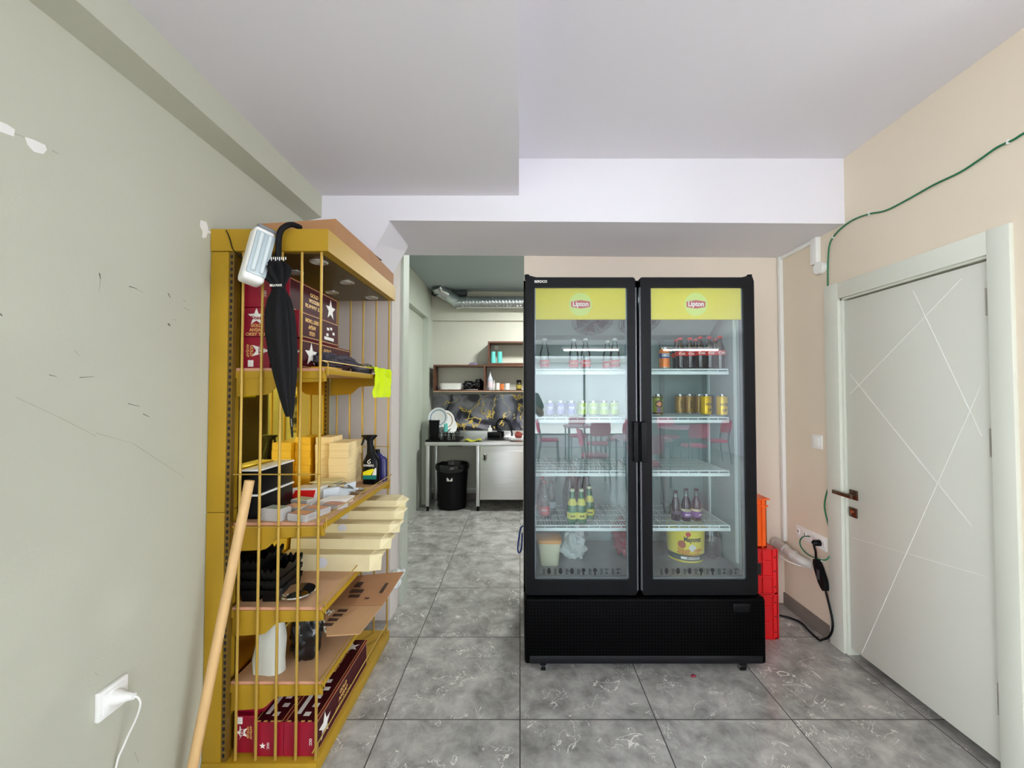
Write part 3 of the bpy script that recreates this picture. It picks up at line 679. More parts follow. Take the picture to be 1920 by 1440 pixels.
def band(z0, z1, r, seg=24):
    def f(mb): return mb.lathe([(r, z0), (r+.0004, z0), (r+.0004, z1), (r, z1)], seg=seg, caps=(False, False))
    return f
def disc_on(z, r, rr, a0=-math.pi/2):
    def f(mb):
        v = [(math.cos(a0)*(r+.0014), math.sin(a0)*(r+.0014), z)]; n = 20
        for k in range(n):
            t = 2*math.pi*k/n; a = a0+rr*math.cos(t)/r; v.append((math.cos(a)*(r+.0012), math.sin(a)*(r+.0012), z+rr*math.sin(t)))
        return mb.raw(v, [(0, 1+k, 1+(k+1) % n) for k in range(n)])
    return f
cola_dark = mat('cola_dark', (26,12,14), .08, coat=.5)
cola_red = mat('cola_label', (206,52,48), .4)
def bottle(name, label, group, prof, body_m, labels, cap_m, caprz, cat='bottle'):
    o = MB().lathe(prof, seg=20).build(name, body_m, None, origin=(0, 0, 0)); tag(o, label, cat, group)
    MB().lathe([(caprz[0], caprz[1]), (caprz[0]*1.05, caprz[1]+.003), (caprz[0]*.95, caprz[1]+.012), (caprz[0]*.5, caprz[1]+.014)], seg=16).build('cap', cap_m, o)
    for nm, fn, mm in labels: fn(MB()).build(nm, mm, o, 0 if nm == 'lettering' else 30)
    return o
cokeprof = [(.026, 0), (.0285, .006), (.0275, .03), (.0255, .055), (.0295, .08), (.0295, .105), (.024, .13), (.014, .155), (.0125, .178)]
COL_G = 'cola bottles on the top right fridge shelf'
b0 = bottle('cola_bottle', '', COL_G, cokeprof, cola_dark, [('label_band', band(.08, .106, .0297), cola_red), ('lettering', curved_text('Cola', .093, .0302, .04, .018), M['white_ink'])], cola_red, (.0135, .178))
zt = SH[0]; first = True
cs_ = [(1350, 2.30, 'rightmost and nearest cola bottle at the right end of the top fridge shelf'), (1331, 2.33, 'second cola bottle from the right end of the top right fridge shelf'), (1313, 2.33, 'third cola bottle from the right on the top right fridge shelf'),
       (1294, 2.37, 'fourth cola bottle from the right, left half of the dark cluster'), (1276, 2.37, 'cola bottle standing immediately right of the orange can'),
       (1341, 2.42, 'cola bottle half hidden behind the two rightmost ones, top fridge shelf'), (1305, 2.43, 'cola bottle in the back row between the third and fourth front ones'), (1269, 2.46, 'back-row cola bottle peeping beside the orange can')]
for px, Y, lb in cs_:
    p = at(px, 690, Y); loc = (p.x, Y, zt)
    if first: b0.location = loc; b0['label'] = lb; first = False
    else: dup(b0, loc, 0, lb)
oc = can('orange_soda_can', 'orange soda can with blue and white lettering on the top right fridge shelf', None, mat('can_orange', (226,120,34), .3, metal=.2),
    [('label_band', band(.062, .09, .0297), mat('can_blue', (40,60,130), .4)), ('lettering', curved_text('FANTA', .078, .0303, .046, .026), M['white_ink'])])
oc.location = (at(1246, 690, 2.31).x, 2.31, SH[0])
ti = can('iced_tea_can', 'green and dark red iced tea can, left end of the second right shelf', None, mat('can_tea', (166,176,24), .3, metal=.2),
    [('label_band', band(.013, .022, .0297), mat('can_maroon', (90,16,40), .4)), ('top_band', band(.104, .111, .0297), mat('can_maroon', (90,16,40), .4)), ('fruit_mark', disc_on(.07, .0295, .022), mat('can_maroon', (90,16,40), .4)), ('leaf_mark', disc_on(.098, .0297, .009, -math.pi/2+.3), mat('can_leaf', (30,90,40), .4)), ('logo_disc', disc_on(.07, .0302, .013), mat('peach_mark', (232,140,90), .4)), ('peach_mark', disc_on(.035, .0300, .014), mat('mauve', (130,80,120), .4))])
ti.location = (at(1233, 780, 2.33).x, 2.33, SH[1])
yc_ = can('yellow_energy_can', '', None, mat('can_yellow', (238,190,20), .28, metal=.3),
    [('lettering', curved_text('WOW', .066, .0298, .05, .022), mat('ink_brown', (50,36,10), .5)), ('lettering', curved_text('UP', .034, .0298, .022, .02), mat('ink_brown', (50,36,10), .5))])
yc_.location = (at(1354, 780, 2.30).x, 2.30, SH[1]); yc_['label'] = 'yellow can nearest the front at the right end of the second fridge shelf'
y2_ = dup(yc_, (at(1327, 779, 2.34).x, 2.36, SH[1]), .3, 'yellow can half behind the window reflection, second from right on the second shelf')
bc = can('bronze_can', '', 'bronze cans on the second right shelf', mat('can_bronze', (168,130,66), .35, metal=.4), [('lettering', curved_text('WOW', .062, .0298, .05, .02, 1), mat('ink_brown', (50,36,10), .5))])
for k, px in enumerate((1281, 1290.5, 1300, 1309, 1318)):
    Y = 2.50-.0*k; p = at(px, 776, 2.52); lb = ['leftmost bronze can in the back row of the second right shelf', 'second bronze can from the left in the back row', 'third bronze can from the left in the back row', 'fourth bronze can from the left in the back row', 'rightmost bronze can in the back row behind the yellow cans'][k]
    loc = (at(1266+ k*17, 776, 2.54).x + .03, 2.54-.008*k, SH[1])
    if k == 0: bc.location = loc; bc['label'] = lb
    else: dup(bc, loc, 0, lb)
# left shelves: clear bottles with red labels
wb = bottle('soda_bottle', '', None, [(.027, 0), (.029, .006), (.029, .06), (.028, .09), (.018, .125), (.0125, .15), (.0125, .165)], CG,
    [('label_band', band(.012, .052, .0295), mat('label_red2', (196,40,60), .4)), ('lettering', curved_text('KIZILAY', .034, .030, .05, .012), M['white_ink'])], mat('cap_pale', (190,198,200), .4), (.0135, .165))
nm = ['leftmost', 'second from left', 'third from left', 'fourth from left', 'rightmost']
for k, (px, Y) in enumerate(((1021, 2.31), (1076, 2.33), (1098, 2.31), (1139, 2.40), (1153, 2.31))):
    loc = (at(px, 690, Y).x, Y, SH[0]); lb = nm[k] + ' clear soda bottle with red label on the top left fridge shelf'
    if k == 0: wb.location = loc; wb['label'] = lb
    else: dup(wb, loc, 0, lb)
pk = can('lilac_can', '', 'lilac cans', mat('can_lilac', (120,112,176), .35, metal=.3), [('lettering', curved_text('no', .05, .0298, .03, .03), M['white_ink'])], h=.088)
gk = can('lime_can', '', 'lime cans', mat('can_lime', (168,196,70), .35, metal=.3), [('lettering', curved_text('no', .05, .0298, .03, .03), M['white_ink'])], h=.088)
for k in range(3):
    loc = (at(1031+20*k, 781, 2.33).x, 2.33, SH[1]); lb = ['leftmost', 'middle', 'rightmost'][k] + ' short lilac can on the second left fridge shelf'
    if k == 0: pk.location = loc; pk['label'] = lb
    else: dup(pk, loc, 0, lb)
for k in range(4):
    loc = (at(1092+20*k, 781, 2.33).x, 2.33, SH[1]); lb = ['leftmost', 'second', 'third', 'rightmost'][k] + ' of the four lime green cans on the second left fridge shelf'
    if k == 0: gk.location = loc; gk['label'] = lb
    else: dup(gk, loc, 0, lb)
# fourth shelf left
gg = mat('green_bottle', (24,112,72), .08, coat=.4, spec=.6)
ylab = mat('label_lemon', (222,216,96), .45)
sp_prof = [(.026, 0), (.029, .006), (.029, .085), (.024, .105), (.014, .14), (.0125, .172)]
lb_ = bottle('lemon_soda_bottle', '', 'green lemon soda bottles', sp_prof, gg, [('label_band', band(.022, .058, .0296), ylab), ('neck_band', lambda mb: mb.lathe([(.0265, .097), (.0247, .107), (.0165, .133)], seg=20, caps=(False, False)), ylab),
    ('lettering', curved_text('eva', .04, .0302, .026, .02), mat('notice_black', (16,18,20), .5))], mat('cap_cream', (220,226,190), .4), (.0135, .172))
z4 = SH[3]
for k, (px, Y, l) in enumerate(((1073, 2.30, 'left of the two front green lemon soda bottles on the lowest left shelf'), (1090, 2.30, 'right of the two front green lemon soda bottles on the lowest left shelf'), (1105, 2.37, 'green lemon soda bottle standing behind and right of the front pair'))):
    if k == 0: lb_.location = (at(px, 985, Y).x, Y, z4); lb_['label'] = l
    else: dup(lb_, (at(px, 985, Y).x, Y, z4), 0, l)
drk = thin_glass('smoked_glass', (.30, .32, .36), 1.2, .05)
db = bottle('dark_soda_bottle', '', 'dark bottles behind the lemon sodas', [(.027, 0), (.030, .006), (.030, .12), (.014, .19), (.0125, .22)], mat('dark_glass_bottle', (52,54,66), .1, coat=.4), [('label_band', band(.04, .08, .0306), mat('label_grey', (90,88,104), .5))], mat('cap_dark', (60,50,60), .4), (.0135, .22))
k = 0
for Y in (2.40, 2.47, 2.54):
    for px in (1068, 1086, 1104):
        p = at(px, 960, 2.40); loc = (p.x + (.0 if Y < 2.45 else .004), Y, z4)
        l = ['left', 'middle', 'right'][k % 3] + ' dark soda bottle in the ' + ['first', 'second', 'third'][k//3] + ' row behind the lemon sodas'
        if k == 0: db.location = loc; db['label'] = l
        elif not (Y < 2.45 and px == 1104): dup(db, loc, 0, l)
        k += 1
rb = bottle('red_label_bottle', 'clear bottle with dark cola and red label at the left of the lowest fridge shelf', None, [(.028, 0), (.031, .006), (.031, .10), (.024, .125), (.015, .17), (.0125, .20)], thin_glass('rose_glass', (.75, .55, .58), 1.2, .03), [('label_band', band(.02, .07, .0316), mat('label_red2', (196,40,60), .4)), ('lettering', curved_text('SODA', .05, .032, .034, .014), M['white_ink'])], mat('cap_red', (170,30,50), .4), (.0135, .20))
rb.location = (at(1021, 968, 2.36).x, 2.38, z4)
dup(rb, (at(1017, 960, 2.48).x, 2.50, z4), .5, 'clear bottle with red label behind the front one at the left of the lowest shelf')
w2 = bottle('water_bottle', 'clear glass water bottle right of the red-label bottle on the lowest fridge shelf', None, [(.028, 0), (.030, .006), (.030, .10), (.022, .14), (.0125, .18), (.0125, .20)], thin_glass('grey_glass', (.5, .55, .6), 1.2, .03), [('label_band', band(.04, .075, .0306), mat('label_pale', (150,170,176), .5))], mat('label_grey', (90,88,104), .5), (.0135, .20))
w2.location = (at(1033, 955, 2.46).x, 2.46, z4)
# fourth shelf right: three dark juice bottles
pj = mat('grape_juice', (40,14,38), .1, coat=.5)
jb_ = bottle('grape_juice_bottle', 'middle grape juice bottle with cream and purple label, lowest right shelf', None, [(.026, 0), (.0275, .005), (.0275, .085), (.024, .105), (.0135, .132), (.012, .14)], pj, [('label_band', band(.055, .068, .0282), mat('label_cream', (222,206,170), .5)), ('label_band', band(.022, .054, .0281), mat('label_purple', (120,70,140), .5)),
    ('lettering', curved_text('GRAPE', .061, .0287, .034, .010), mat('notice_black', (16,18,20), .5)), ('lettering', curved_text('juice', .038, .0287, .03, .014), M['white_ink'])], mat('cap_plum', (70,40,60), .4), (.0125, .168))
MB().lathe([(.012, .1405), (.0115, .168)], seg=16).build('clear_neck', CG, jb_)
jb_.location = (at(1286.5, 967, 2.33).x, 2.33, z4)
j2 = dup(jb_, (at(1306, 967, 2.33).x, 2.33, z4), .55, 'right grape juice bottle, label turned right, lowest right shelf')
jc = bottle('berry_juice_bottle', 'left dark juice bottle, slimmer with embossed glass and no paper label', None, [(.026, 0), (.0272, .006), (.027, .05), (.025, .085), (.019, .112), (.014, .13)], pj, [('embossed_band', band(.035, .052, .0268), mat('label_plum', (84,60,84), .4))], mat('cap_plum', (70,40,60), .4), (.0125, .152))
MB().lathe([(.014, .1305), (.0115, .152)], seg=16).build('clear_neck', CG, jc)
jc.location = (at(1267, 965, 2.34).x, 2.34, z4)
gcup = MB().lathe([(.018, 0), (.028, .06), (.0265, .06), (.0165, .003)], (0, 0, 0)).build('glass_cup', CG, None, origin=(0, 0, 0)); gcup.location = (at(1251, 960, 2.45).x, 2.45, z4); tag(gcup, 'small clear glass cup left of the dark juice bottles', 'cup')
# bottom of the fridge
ZF = .468
tb = empty('food_tub', 'cream plastic tub with orange lid on the fridge floor at the left', 'tub', (at(1030, 1060, 2.3).x, 2.33, ZF))
X = tb.location.x
MB().loft([(X, 2.33, ZF, .05, .05), (X, 2.33, ZF+.004, .053, .053), (X, 2.33, ZF+.135, .066, .066)], p=5).build('tub', mat('tub_cream', (232,226,196), .4), tb)
MB().loft([(X, 2.33, ZF+.13, .071, .071), (X, 2.33, ZF+.148, .071, .071), (X, 2.33, ZF+.152, .064, .064)], p=5).build('lid', mat('lid_orange', (238,170,100), .4), tb)
o = MB().blob((at(1075, 1035, 2.38).x, 2.42, ZF+.075), (.075, .07, .085), .42, 1.3, 4, 60, 40, .88, .5).build('plastic_bag', mat('bag_white', (206,212,212), .45, bump=.3, bscale=25), None)
tag(o, 'crumpled white plastic bag beside the tub on the fridge floor', 'bag')
o = MB().blob((at(1172, 1020, 2.38).x, 2.48, ZF+.1), (.05, .1, .105), .3, 3, 9, 28, 20, .9, 1).build('red_bag', mat('bag_red', (150,52,70), .4, bump=.3, bscale=25), None)
tag(o, 'dark red plastic bag on the fridge floor behind the central door edges', 'bag')
by = 2.42; bx = at(1285, 1030, by).x
bk = empty('mayonnaise_bucket', 'large yellow mayonnaise bucket on the fridge floor', 'bucket', (bx, by, ZF))
MB().loft([(bx, by, ZF, .098, .098), (bx, by, ZF+.02, .102, .102), (bx, by, ZF+.178, .108, .108), (bx, by, ZF+.182, .113, .113), (bx, by, ZF+.195, .113, .113)], seg=40).build('tub', mat('bucket_yellow', (240,222,70), .35), bk)
def curved(body, z, r, w, h):
    f = curved_text(body, z, r, w, h); mb = MB(); f(mb); return mb.xf(Matrix.Translation((bx, by, ZF)))
curved('Mayonez', .135, .109, .10, .040).build('lettering', mat('notice_black', (16,18,20), .5), bk, 0)
MB().lathe([(.1045, .012), (.1065, .045)], (bx, by, ZF), 40, (False, False)).build('green_band', mat('label_dgreen', (30,56,40), .5), bk)
MB().raw([(math.cos(a)*.1085+bx, math.sin(a)*.1085+by, ZF+z) for a in [R(-125+7*k) for k in range(9)] for z in (.022, .036)], [(2*k, 2*k+2, 2*k+3, 2*k+1) for k in range(8)]).build('product_strip', M['white_ink'], bk)
curved('MAYONEZ', .029, .1078, .07, .012).build('lettering', mat('notice_black', (16,18,20), .5), bk, 0)
f_ = MB()
for k in range(34):
    a = R(random.uniform(-128, -68)); z = random.uniform(.05, .078); l = random.uniform(.012, .022); r_ = .1095
    q = Vector((math.cos(a)*r_+bx, math.sin(a)*r_+by, ZF+z)); tn = Vector((-math.sin(a), math.cos(a), random.uniform(-.5, .5))).normalized()
    f_.tube([q-tn*l, q+tn*l], .0028, 5)
f_.build('chips_picture', mat('chips', (226,160,60), .5), bk)
for a, z, rr, nm_, cc in ((-122, .105, .022, 'burger_picture', (176,90,50)), (-92, .088, .02, 'dip_picture', (232,232,220)), (-104, .165, .014, 'logo_mark', (196,50,40))):
    mb = MB(); disc_on(z, .1112, rr, R(a))(mb); mb.xf(Matrix.Translation((bx, by, ZF))).build(nm_, mat(nm_, cc, .5), bk, 0)
jx = at(1334, 1030, 2.42).x
jr = empty('glass_jar', 'glass jar of dark preserves with white lid, right of the mayonnaise bucket', 'jar', (jx, 2.43, ZF))
MB().lathe([(.054, 0), (.058, .008), (.058, .13), (.045, .155), (.045, .165)], (jx, 2.43, ZF), 28).build('jar', CG, jr)
MB().lathe([(.050, .004), (.055, .01), (.055, .10)], (jx, 2.43, ZF), 28).build('contents', mat('preserve', (38,34,38), .3), jr)
MB().lathe([(.05, .162), (.05, .182), (.046, .185)], (jx, 2.43, ZF), 28).build('lid', M['whitep'], jr)
#@@CRATES
def crate(name, label, mt_, z0, h, x0, x1, y0, y1, style):
    c = empty(name, label, 'crate', ((x0+x1)/2, (y0+y1)/2, z0), 'red plastic crates' if style else None); t = .004
    mb = MB()
    mb.box(x0, x1, y0, y0+t, z0, z0+h); mb.box(x0, x1, y1-t, y1, z0, z0+h); mb.box(x0, x0+t, y0, y1, z0, z0+h); mb.box(x1-t, x1, y0, y1, z0, z0+h); mb.box(x0, x1, y0, y1, z0, z0+.006)
    mb.build('walls', mt_, c)
    mb = MB()
    if style:
        for x in (x1-.03, x1-.09, x0+.02): mb.box(x, x+.007, y0-.009, y0, z0, z0+h-.002)
        for z in (z0+h*.38, z0+h*.72, z0+h-.008, z0+.002): mb.box(x0, x1-.03, y0-.007, y0, z, z+.006)
        mb.box(x0, x1, y0-.009, y1, z0+h-.006, z0+h)
        mb.box(x1, x1+.006, y0, y0+.006, z0, z0+h); mb.box(x1, x1+.006, y1-.006, y1, z0, z0+h)
        mb.build('ribs', mt_, c)
        for z in (z0+.04, z0+h*.5, z0+h-.05): MB().tube([(x1-.014, y0-.0016, z), (x1-.014, y0+.001, z)], .0042, 10).build('hole', M['blackm'], c)
        MB().box(x0+.05, x1-.065 - .03, y0-.0012, y0+.002, z0+h*.42, z0+h*.68).build('grip_opening', M['blackm'], c)
    else:
        mb.box(x0-.008, x1+.014, y0-.012, y1+.01, z0+h-.008, z0+h); mb.box(x0, x1+.008, y0-.008, y0, z0+h-.05, z0+h-.04)
        for x in (x1-.03, x1-.1): mb.box(x, x+.006, y0-.007, y0, z0, z0+h)
        mb.build('ribs', mt_, c)
    return c
cy0 = 2.385
crate('plastic_crate', 'lower red plastic crate standing on the floor beside the fridge', M['crate'], 0, .262, 1.275, 1.515, cy0, 2.74, 1)
crate('plastic_crate', 'upper red plastic crate, under the orange one beside the fridge', M['crate'], .263, .262, 1.275, 1.515, cy0, 2.74, 1)
crate('plastic_crate', 'orange plastic crate on top of the two red crates', M['orange'], .526, .29, 1.275, 1.468, cy0+.02, 2.72, 0)
o = MB().blob((at(1303, 1258, 2.05).x, (HCAM-.004)*F/(1259-738), .006), (.014, .009, .006), .3, 2, 3, 14, 8).build('paper_scrap', mat('scrap_pink', (130,20,50), .5), None)
tag(o, 'tiny dark pink scrap on the floor in front of the fridge', 'scrap')
#@@SHELFUNIT
SY0, SY1, SX0, SX1 = 1.54, 2.375, XL+.002, -.757
su = empty('shelf_unit', 'tall gold metal shop shelving unit with barred ends against the left wall', 'shelving', ((SX0+SX1)/2, (SY0+SY1)/2, 0))
for y0, y1 in ((SY0, SY0+.07), (SY1-.07, SY1)):
    MB().box(SX0, -1.128, y0, y1, 0, .985, .002).build('post', M['gold'], su)
    MB().box(SX0, -1.128, y0, y1, .987, 1.99, .002).build('post', M['gold'], su)
    mb = MB().box(-1.127, -1.108, y0+.002, y0+.02, .05, 1.99)
    mb.build('slotted_upright', mat('gold_dark', (120,92,30), .4, metal=.3), su)
    mb = MB()
    for k in range(78): mb.box(-1.121, -1.114, y0-.0002, y0+.004, .07+k*.0246, .07+k*.0246+.013)
    mb.build('slots', M['blackm'], su, 0)
MB().box(-1.124, -1.118, SY0+.07, SY1-.07, .05, 1.70).build('back_mirror', M['mirror'], su, 0)
MB().box(-1.124, -1.118, SY0+.07, SY1-.07, 1.70, 1.99).build('back_panel', M['gold'], su, 0)
hd = MB(); hd.box(SX0, -.744, SY0-.003, SY0, 1.992, 2.078, .001); hd.box(-.747, -.744, SY0, SY1, 1.992, 2.078, .001); hd.box(SX0, -.744, SY1, SY1+.003, 1.992, 2.078); hd.box(SX0, -.745, SY0, SY1, 1.992, 2.0)
hd.box(SX0, -.746, SY0, SY1, 2.066, 2.072)
hdr = hd.build('header', M['gold'], su, 0)
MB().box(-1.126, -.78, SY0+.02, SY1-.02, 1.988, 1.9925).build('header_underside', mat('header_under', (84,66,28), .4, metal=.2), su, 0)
for x, y in ((-.836, 1.652), (-.852, 1.957), (-.846, 2.27), (-1.017, 2.15), (-1.016, 1.796)):
    MB().lathe([(.036, .001), (.036, -.003), (.031, -.006), (.025, -.004), (.022, .0)], (x, y, 1.988), 28, (False, False)).build('downlight', mat('satin_metal', (200,198,190), .3, metal=.7), su)
    MB().lathe([(.022, -.0015), (.014, -.004), (.001, -.005)], (x, y, 1.9882), 24, (True, True)).build('bulb', mat('lamp_glass', (210,205,190), .2), su)
BX = [-1.079, -1.003, -.928, -.851, -.775]
for Y in (SY0+.012, SY1-.012):
    for x in BX: MB().tube([(x, Y, .04), (x, Y, 1.993)], .0052, 10).build('bar', M['goldrod'], su)
    for z in (1.13, .93):
        MB().tube([(-1.1, Y-.007, z), (-.765, Y-.007, z)], .0026, 8).build('cross_wire', M['goldrod'], su)
SZ = [1.54, .941, .618, .337]
def bracket(x0, x1, z, y):
    # curved hanging bracket, deep at the wall side
    w = x1-x0; P = [(x0, z), (x1, z), (x1, z-.022), (x0+w*.60, z-.028)]
    for k in range(7):
        t = k/6; P.append((x0+w*(.52-.20*t), z-.030-.045*(.5-.5*math.cos(math.pi*t))))
    P.append((x0, z-.082))
    mb = MB().prism(P, 'y', y, y+.003); return mb.build('bracket', M['gold'], su, 0)
for i, z in enumerate(SZ):
    MB().box(-1.108, SX1-.003, SY0+.025, SY1-.035, z-.012, z, .001).build('shelf_board', M['shelfwood'], su)
    MB().box(-1.108, SX1-.006, SY0+.0225, SY0+.0255, z-.0115, z-.0005).build('board_edge', M['shelfedge'], su)
    rl = MB(); rl.box(SX1-.004, SX1+.002, SY0+.02, SY1-.03, z-.024, z-.002, .001); rl.box(-1.108, SX1, SY0+.02, SY0+.024, z-.04, z-.012); rl.box(-1.108, SX1, SY1-.034, SY1-.03, z-.04, z-.012)
    rl.build('shelf_rail', M['gold'], su)
    bracket(-1.108, SX1, z-.030, SY0+.0245); bracket(-1.108, SX1, z-.030, SY1-.038)
    g_ = MB(); h_ = .026
    g_.tube(smooth_path([(SX1+.004, SY0+.03, z-.03), (SX1+.004, SY0+.03, z+h_-.008), (SX1+.004, SY0+.038, z+h_), (SX1+.004, SY1-.06, z+h_), (SX1+.004, SY1-.05, z+h_-.008), (SX1+.004, SY1-.05, z-.03)], 4), .0022, 8)
    g_.build('guard_wire', M['goldrod'], su)
bs = MB(); bs.box(SX0, -.765, SY0-.004, SY1+.01, 0, .052, .003); bs.build('base', M['gold'], su)
g_ = MB().tube(smooth_path([(-.775, SY0+.03, .05), (-.775, SY0+.03, .092), (-.775, SY0+.04, .10), (-.775, SY1-.06, .10), (-.775, SY1-.05, .09), (-.775, SY1-.05, .05)], 4), .0025, 8).build('guard_wire', M['goldrod'], su)
# cardboard carton on the top
ct = empty('cardboard_carton', 'flat brown cardboard carton lying on top of the gold shelving', 'carton', (-.95, 2.0, 2.08))
MB().hexa([(-1.10, 1.66, 2.079), (-.772, 1.66, 2.079), (-.755, 2.05, 2.079), (-1.12, 2.05, 2.079), (-1.10, 1.66, 2.15), (-.772, 1.66, 2.172), (-.755, 2.05, 2.165), (-1.12, 2.05, 2.15)]).build('carton', M['cardb'], ct, 0)
MB().hexa([(-1.10, 2.055, 2.079), (-.757, 2.055, 2.079), (-.75, 2.36, 2.079), (-1.10, 2.36, 2.079), (-1.10, 2.055, 2.15), (-.757, 2.055, 2.165), (-.75, 2.36, 2.15), (-1.10, 2.36, 2.15)]).build('carton', M['cardb'], ct, 0)
MB().hexa([(-.85, 2.02, 2.167), (-.765, 2.02, 2.167), (-.752, 2.17, 2.166), (-.85, 2.17, 2.166), (-.85, 2.02, 2.169), (-.765, 2.02, 2.169), (-.752, 2.17, 2.168), (-.85, 2.17, 2.168)]).build('flap', M['ink'], ct, 0)
#@@SHELFSTUFF
def red_box(label, x0, x1, y0, y1, z0, z1, end=None, side=None, top=False, group='burgundy game boxes'):
    g = empty('game_box', label, 'box', ((x0+x1)/2, (y0+y1)/2, z0), group)
    MB().box(x0, x1, y0, y1, z0, z1, .0012, 1).build('carton', M['red'], g)
    cx, cz = (x0+x1)/2, (z0+z1)/2; w = x1-x0; h = z1-z0; Y = y0-.0004
    rt, up = Vector((1, 0, 0)), Vector((0, 0, 1))
    if end == 'upright':
        star(mb := MB(), (cx, Y, z1-.037), rt, up, .036); mb.build('star_mark', M['white_ink'], g, 0)
        put_text(mb := MB(), 'Star', (cx, Y-.001, z1-.041), rt, up, .045, .02); mb.build('lettering', M['red'], g, 0)
        mb = MB()
        for k, t in enumerate(('GOLD', 'AHŞAP', 'OKEY TAKIMI')): put_text(mb, t, (cx+(.012 if k == 2 else 0), Y-.0006, z1-.072-.0175*k), rt, up, (.042, .054, .105)[k], .017)
        mb.build('lettering', M['gold_ink'], g, 0)
        MB().box(x1-.022, x1-.003, Y-.0006, Y, cz-.008, cz+.018).build('sticker', M['white_ink'], g, 0)
    if end in ('turned', 'turned_left'):
        s_ = -1 if end == 'turned' else 1; r2, u2 = (Vector((0, 0, s_)), Vector((-s_, 0, 0)))
        r2 = Vector((0, 0, s_)); u2 = Vector((-s_, 0, 0))
        q_ = 1 if s_ < 0 else .72
        c_ = cx + (.018 if s_ < 0 else -.010)
        star(mb := MB(), (c_, Y, cz+.008), r2, u2, .038*q_); mb.build('star_mark', M['white_ink'], g, 0)
        put_text(mb := MB(), 'Star', (c_, Y-.001, cz+.008), r2, u2, .05, .02); mb.build('lettering', M['red'], g, 0)
        mb = MB(); put_text(mb, 'GOLD', (c_+s_*.034*q_, Y-.0006, cz+.008), r2, u2, .044, .016*q_); put_text(mb, 'AHŞAP', (c_+s_*.05*q_, Y-.0006, cz+.008), r2, u2, .052, .016*q_)
        mb.build('lettering', M['gold_ink'], g, 0)
        zz = z0+.006 if s_ < 0 else z1-.03
        MB().box(cx-.03, cx-.008, Y-.0006, Y, zz, zz+.026).build('sticker', M['white_ink'], g, 0)
    if end == 'occ':
        mb = MB(); put_text(mb, 'OCC', (x1-.02, Y, cz-.01), (0, 0, -1), (1, 0, 0), .026, .014); mb.build('lettering', M['white_ink'], g, 0)
    if end == 'small_star':
        star(mb := MB(), (cx-.02, Y, z0+.04), rt, up, .012); put_text(mb, 'OCC', (cx, Y, z0+.04), (0, 0, -1), (1, 0, 0), .024, .012); mb.build('lettering', M['white_ink'], g, 0)
    if side:
        X = x1+.0005; L_ = y1-y0; cy = (y0+y1)/2
        MB().box(x1, X, y0+.002, y1-.002, z0+.002, z1-.002).build('side_print', M['maroon'], g, 0)
        mb = MB()
        for z in (z0+.006, z1-.008): mb.box(X-.0002, X+.0005, y0+.004, y1-.006, z, z+.002)
        mb.box(X-.0002, X+.0005, y1-.008, y1-.006, z0+.006, z1-.006); mb.build('gold_line', M['gold_ink'], g, 0)
        s_ = -1 if side == 'flipped' else 1; rt2 = Vector((0, s_, 0)); up2 = Vector((0, 0, s_)); mb = MB()
        lines = ('GOLD', 'WOODEN', 'RUMMY SET') if side == 'english' else ('GOLD', 'AHŞAP', 'OKEY TAKIMI')
        tc = cy-.02 if side != 'flipped' else cy-L_*.22
        for k, t in enumerate(lines): put_text(mb, t, (X+.0006, tc, cz+s_*(.028-.026*k)), rt2, up2, (.07, .09, .15)[k] if side != 'flipped' else (.045, .06, .11)[k], .023)
        mb.build('lettering', M['gold_ink'], g, 0)
        if side == 'flipped':
            for a, b in ((.06, 0), (.035, .02), (.005, .015), (.0, -.012)): MB().box(X, X+.0008, cy+.06+a-.012, cy+.06+a+.008, cz+b-.006, cz+b+.006).build('tile_picture', M['white_ink'], g, 0)
            MB().box(X, X+.0008, cy+.03, cy+.12, cz-.036, cz-.022).build('rack_picture', M['white_ink'], g, 0)
        else: star(mb := MB(), (X+.0004, y1-.075 if side == 'english' else y0+.07, cz), rt2, up2, .05); mb.build('star_mark', M['white_ink'], g, 0)
    if top:
        zt_ = z1; MB().box(x0+.002, x1-.002, y0+.002, y1-.002, zt_, zt_+.0005).build('top_print', M['maroon'], g, 0)
        mb = MB()
        for x in (x0+.006, x1-.008): mb.box(x, x+.0022, y0+.004, y1-.004, zt_, zt_+.001)
        for k in range(4): mb.box(x0+.012+k*.026, x0+.026+k*.026, y0+.002, y0+.008, zt_, zt_+.001)
        put_text(mb, 'GOLD RUMMY SET', (cx, y1-.16, zt_+.001), (0, 1, 0), (-1, 0, 0), .16, .024)
        mb.build('gold_line', M['gold_ink'], g, 0)
        MB().box(cx-.035, cx-.018, y0+.04, y0+.2, zt_, zt_+.001).build('rack_picture', M['white_ink'], g, 0)
        for k in range(5): MB().box(cx-.004+.012*(k % 2), cx+.02+.012*(k % 2), y0+.03+.045*k, y0+.05+.045*k, zt_, zt_+.001).build('tile_picture', M['white_ink'], g, 0)
        star(mb := MB(), (cx+.01, y1-.06, zt_+.0002), (0, 1, 0), (-1, 0, 0), .035); mb.build('star_mark', M['white_ink'], g, 0)
    return g
z = 1.541
red_box('burgundy game box at the bottom left of the top gold shelf, sideways gold lettering', -1.106, -.997, 1.59, 2.1, z, z+.124, 'turned')
red_box('burgundy game box, bottom right of the pile on the top gold shelf, under the glove', -.985, -.868, 1.59, 2.05, z, z+.118, 'turned', 'turkish')
red_box('burgundy game box in the middle of the left pile with upright star and gold lettering', -1.106, -.995, 1.59, 2.05, z+.126, z+.242, 'upright')
red_box('burgundy game box in the middle of the right pile with upside-down lettering', -.993, -.885, 1.60, 1.95, z+.126, z+.236, None, 'flipped')
red_box('burgundy game box topmost at the left of the pile, small white letters', -1.106, -.998, 1.59, 2.05, z+.244, z+.37, 'occ')
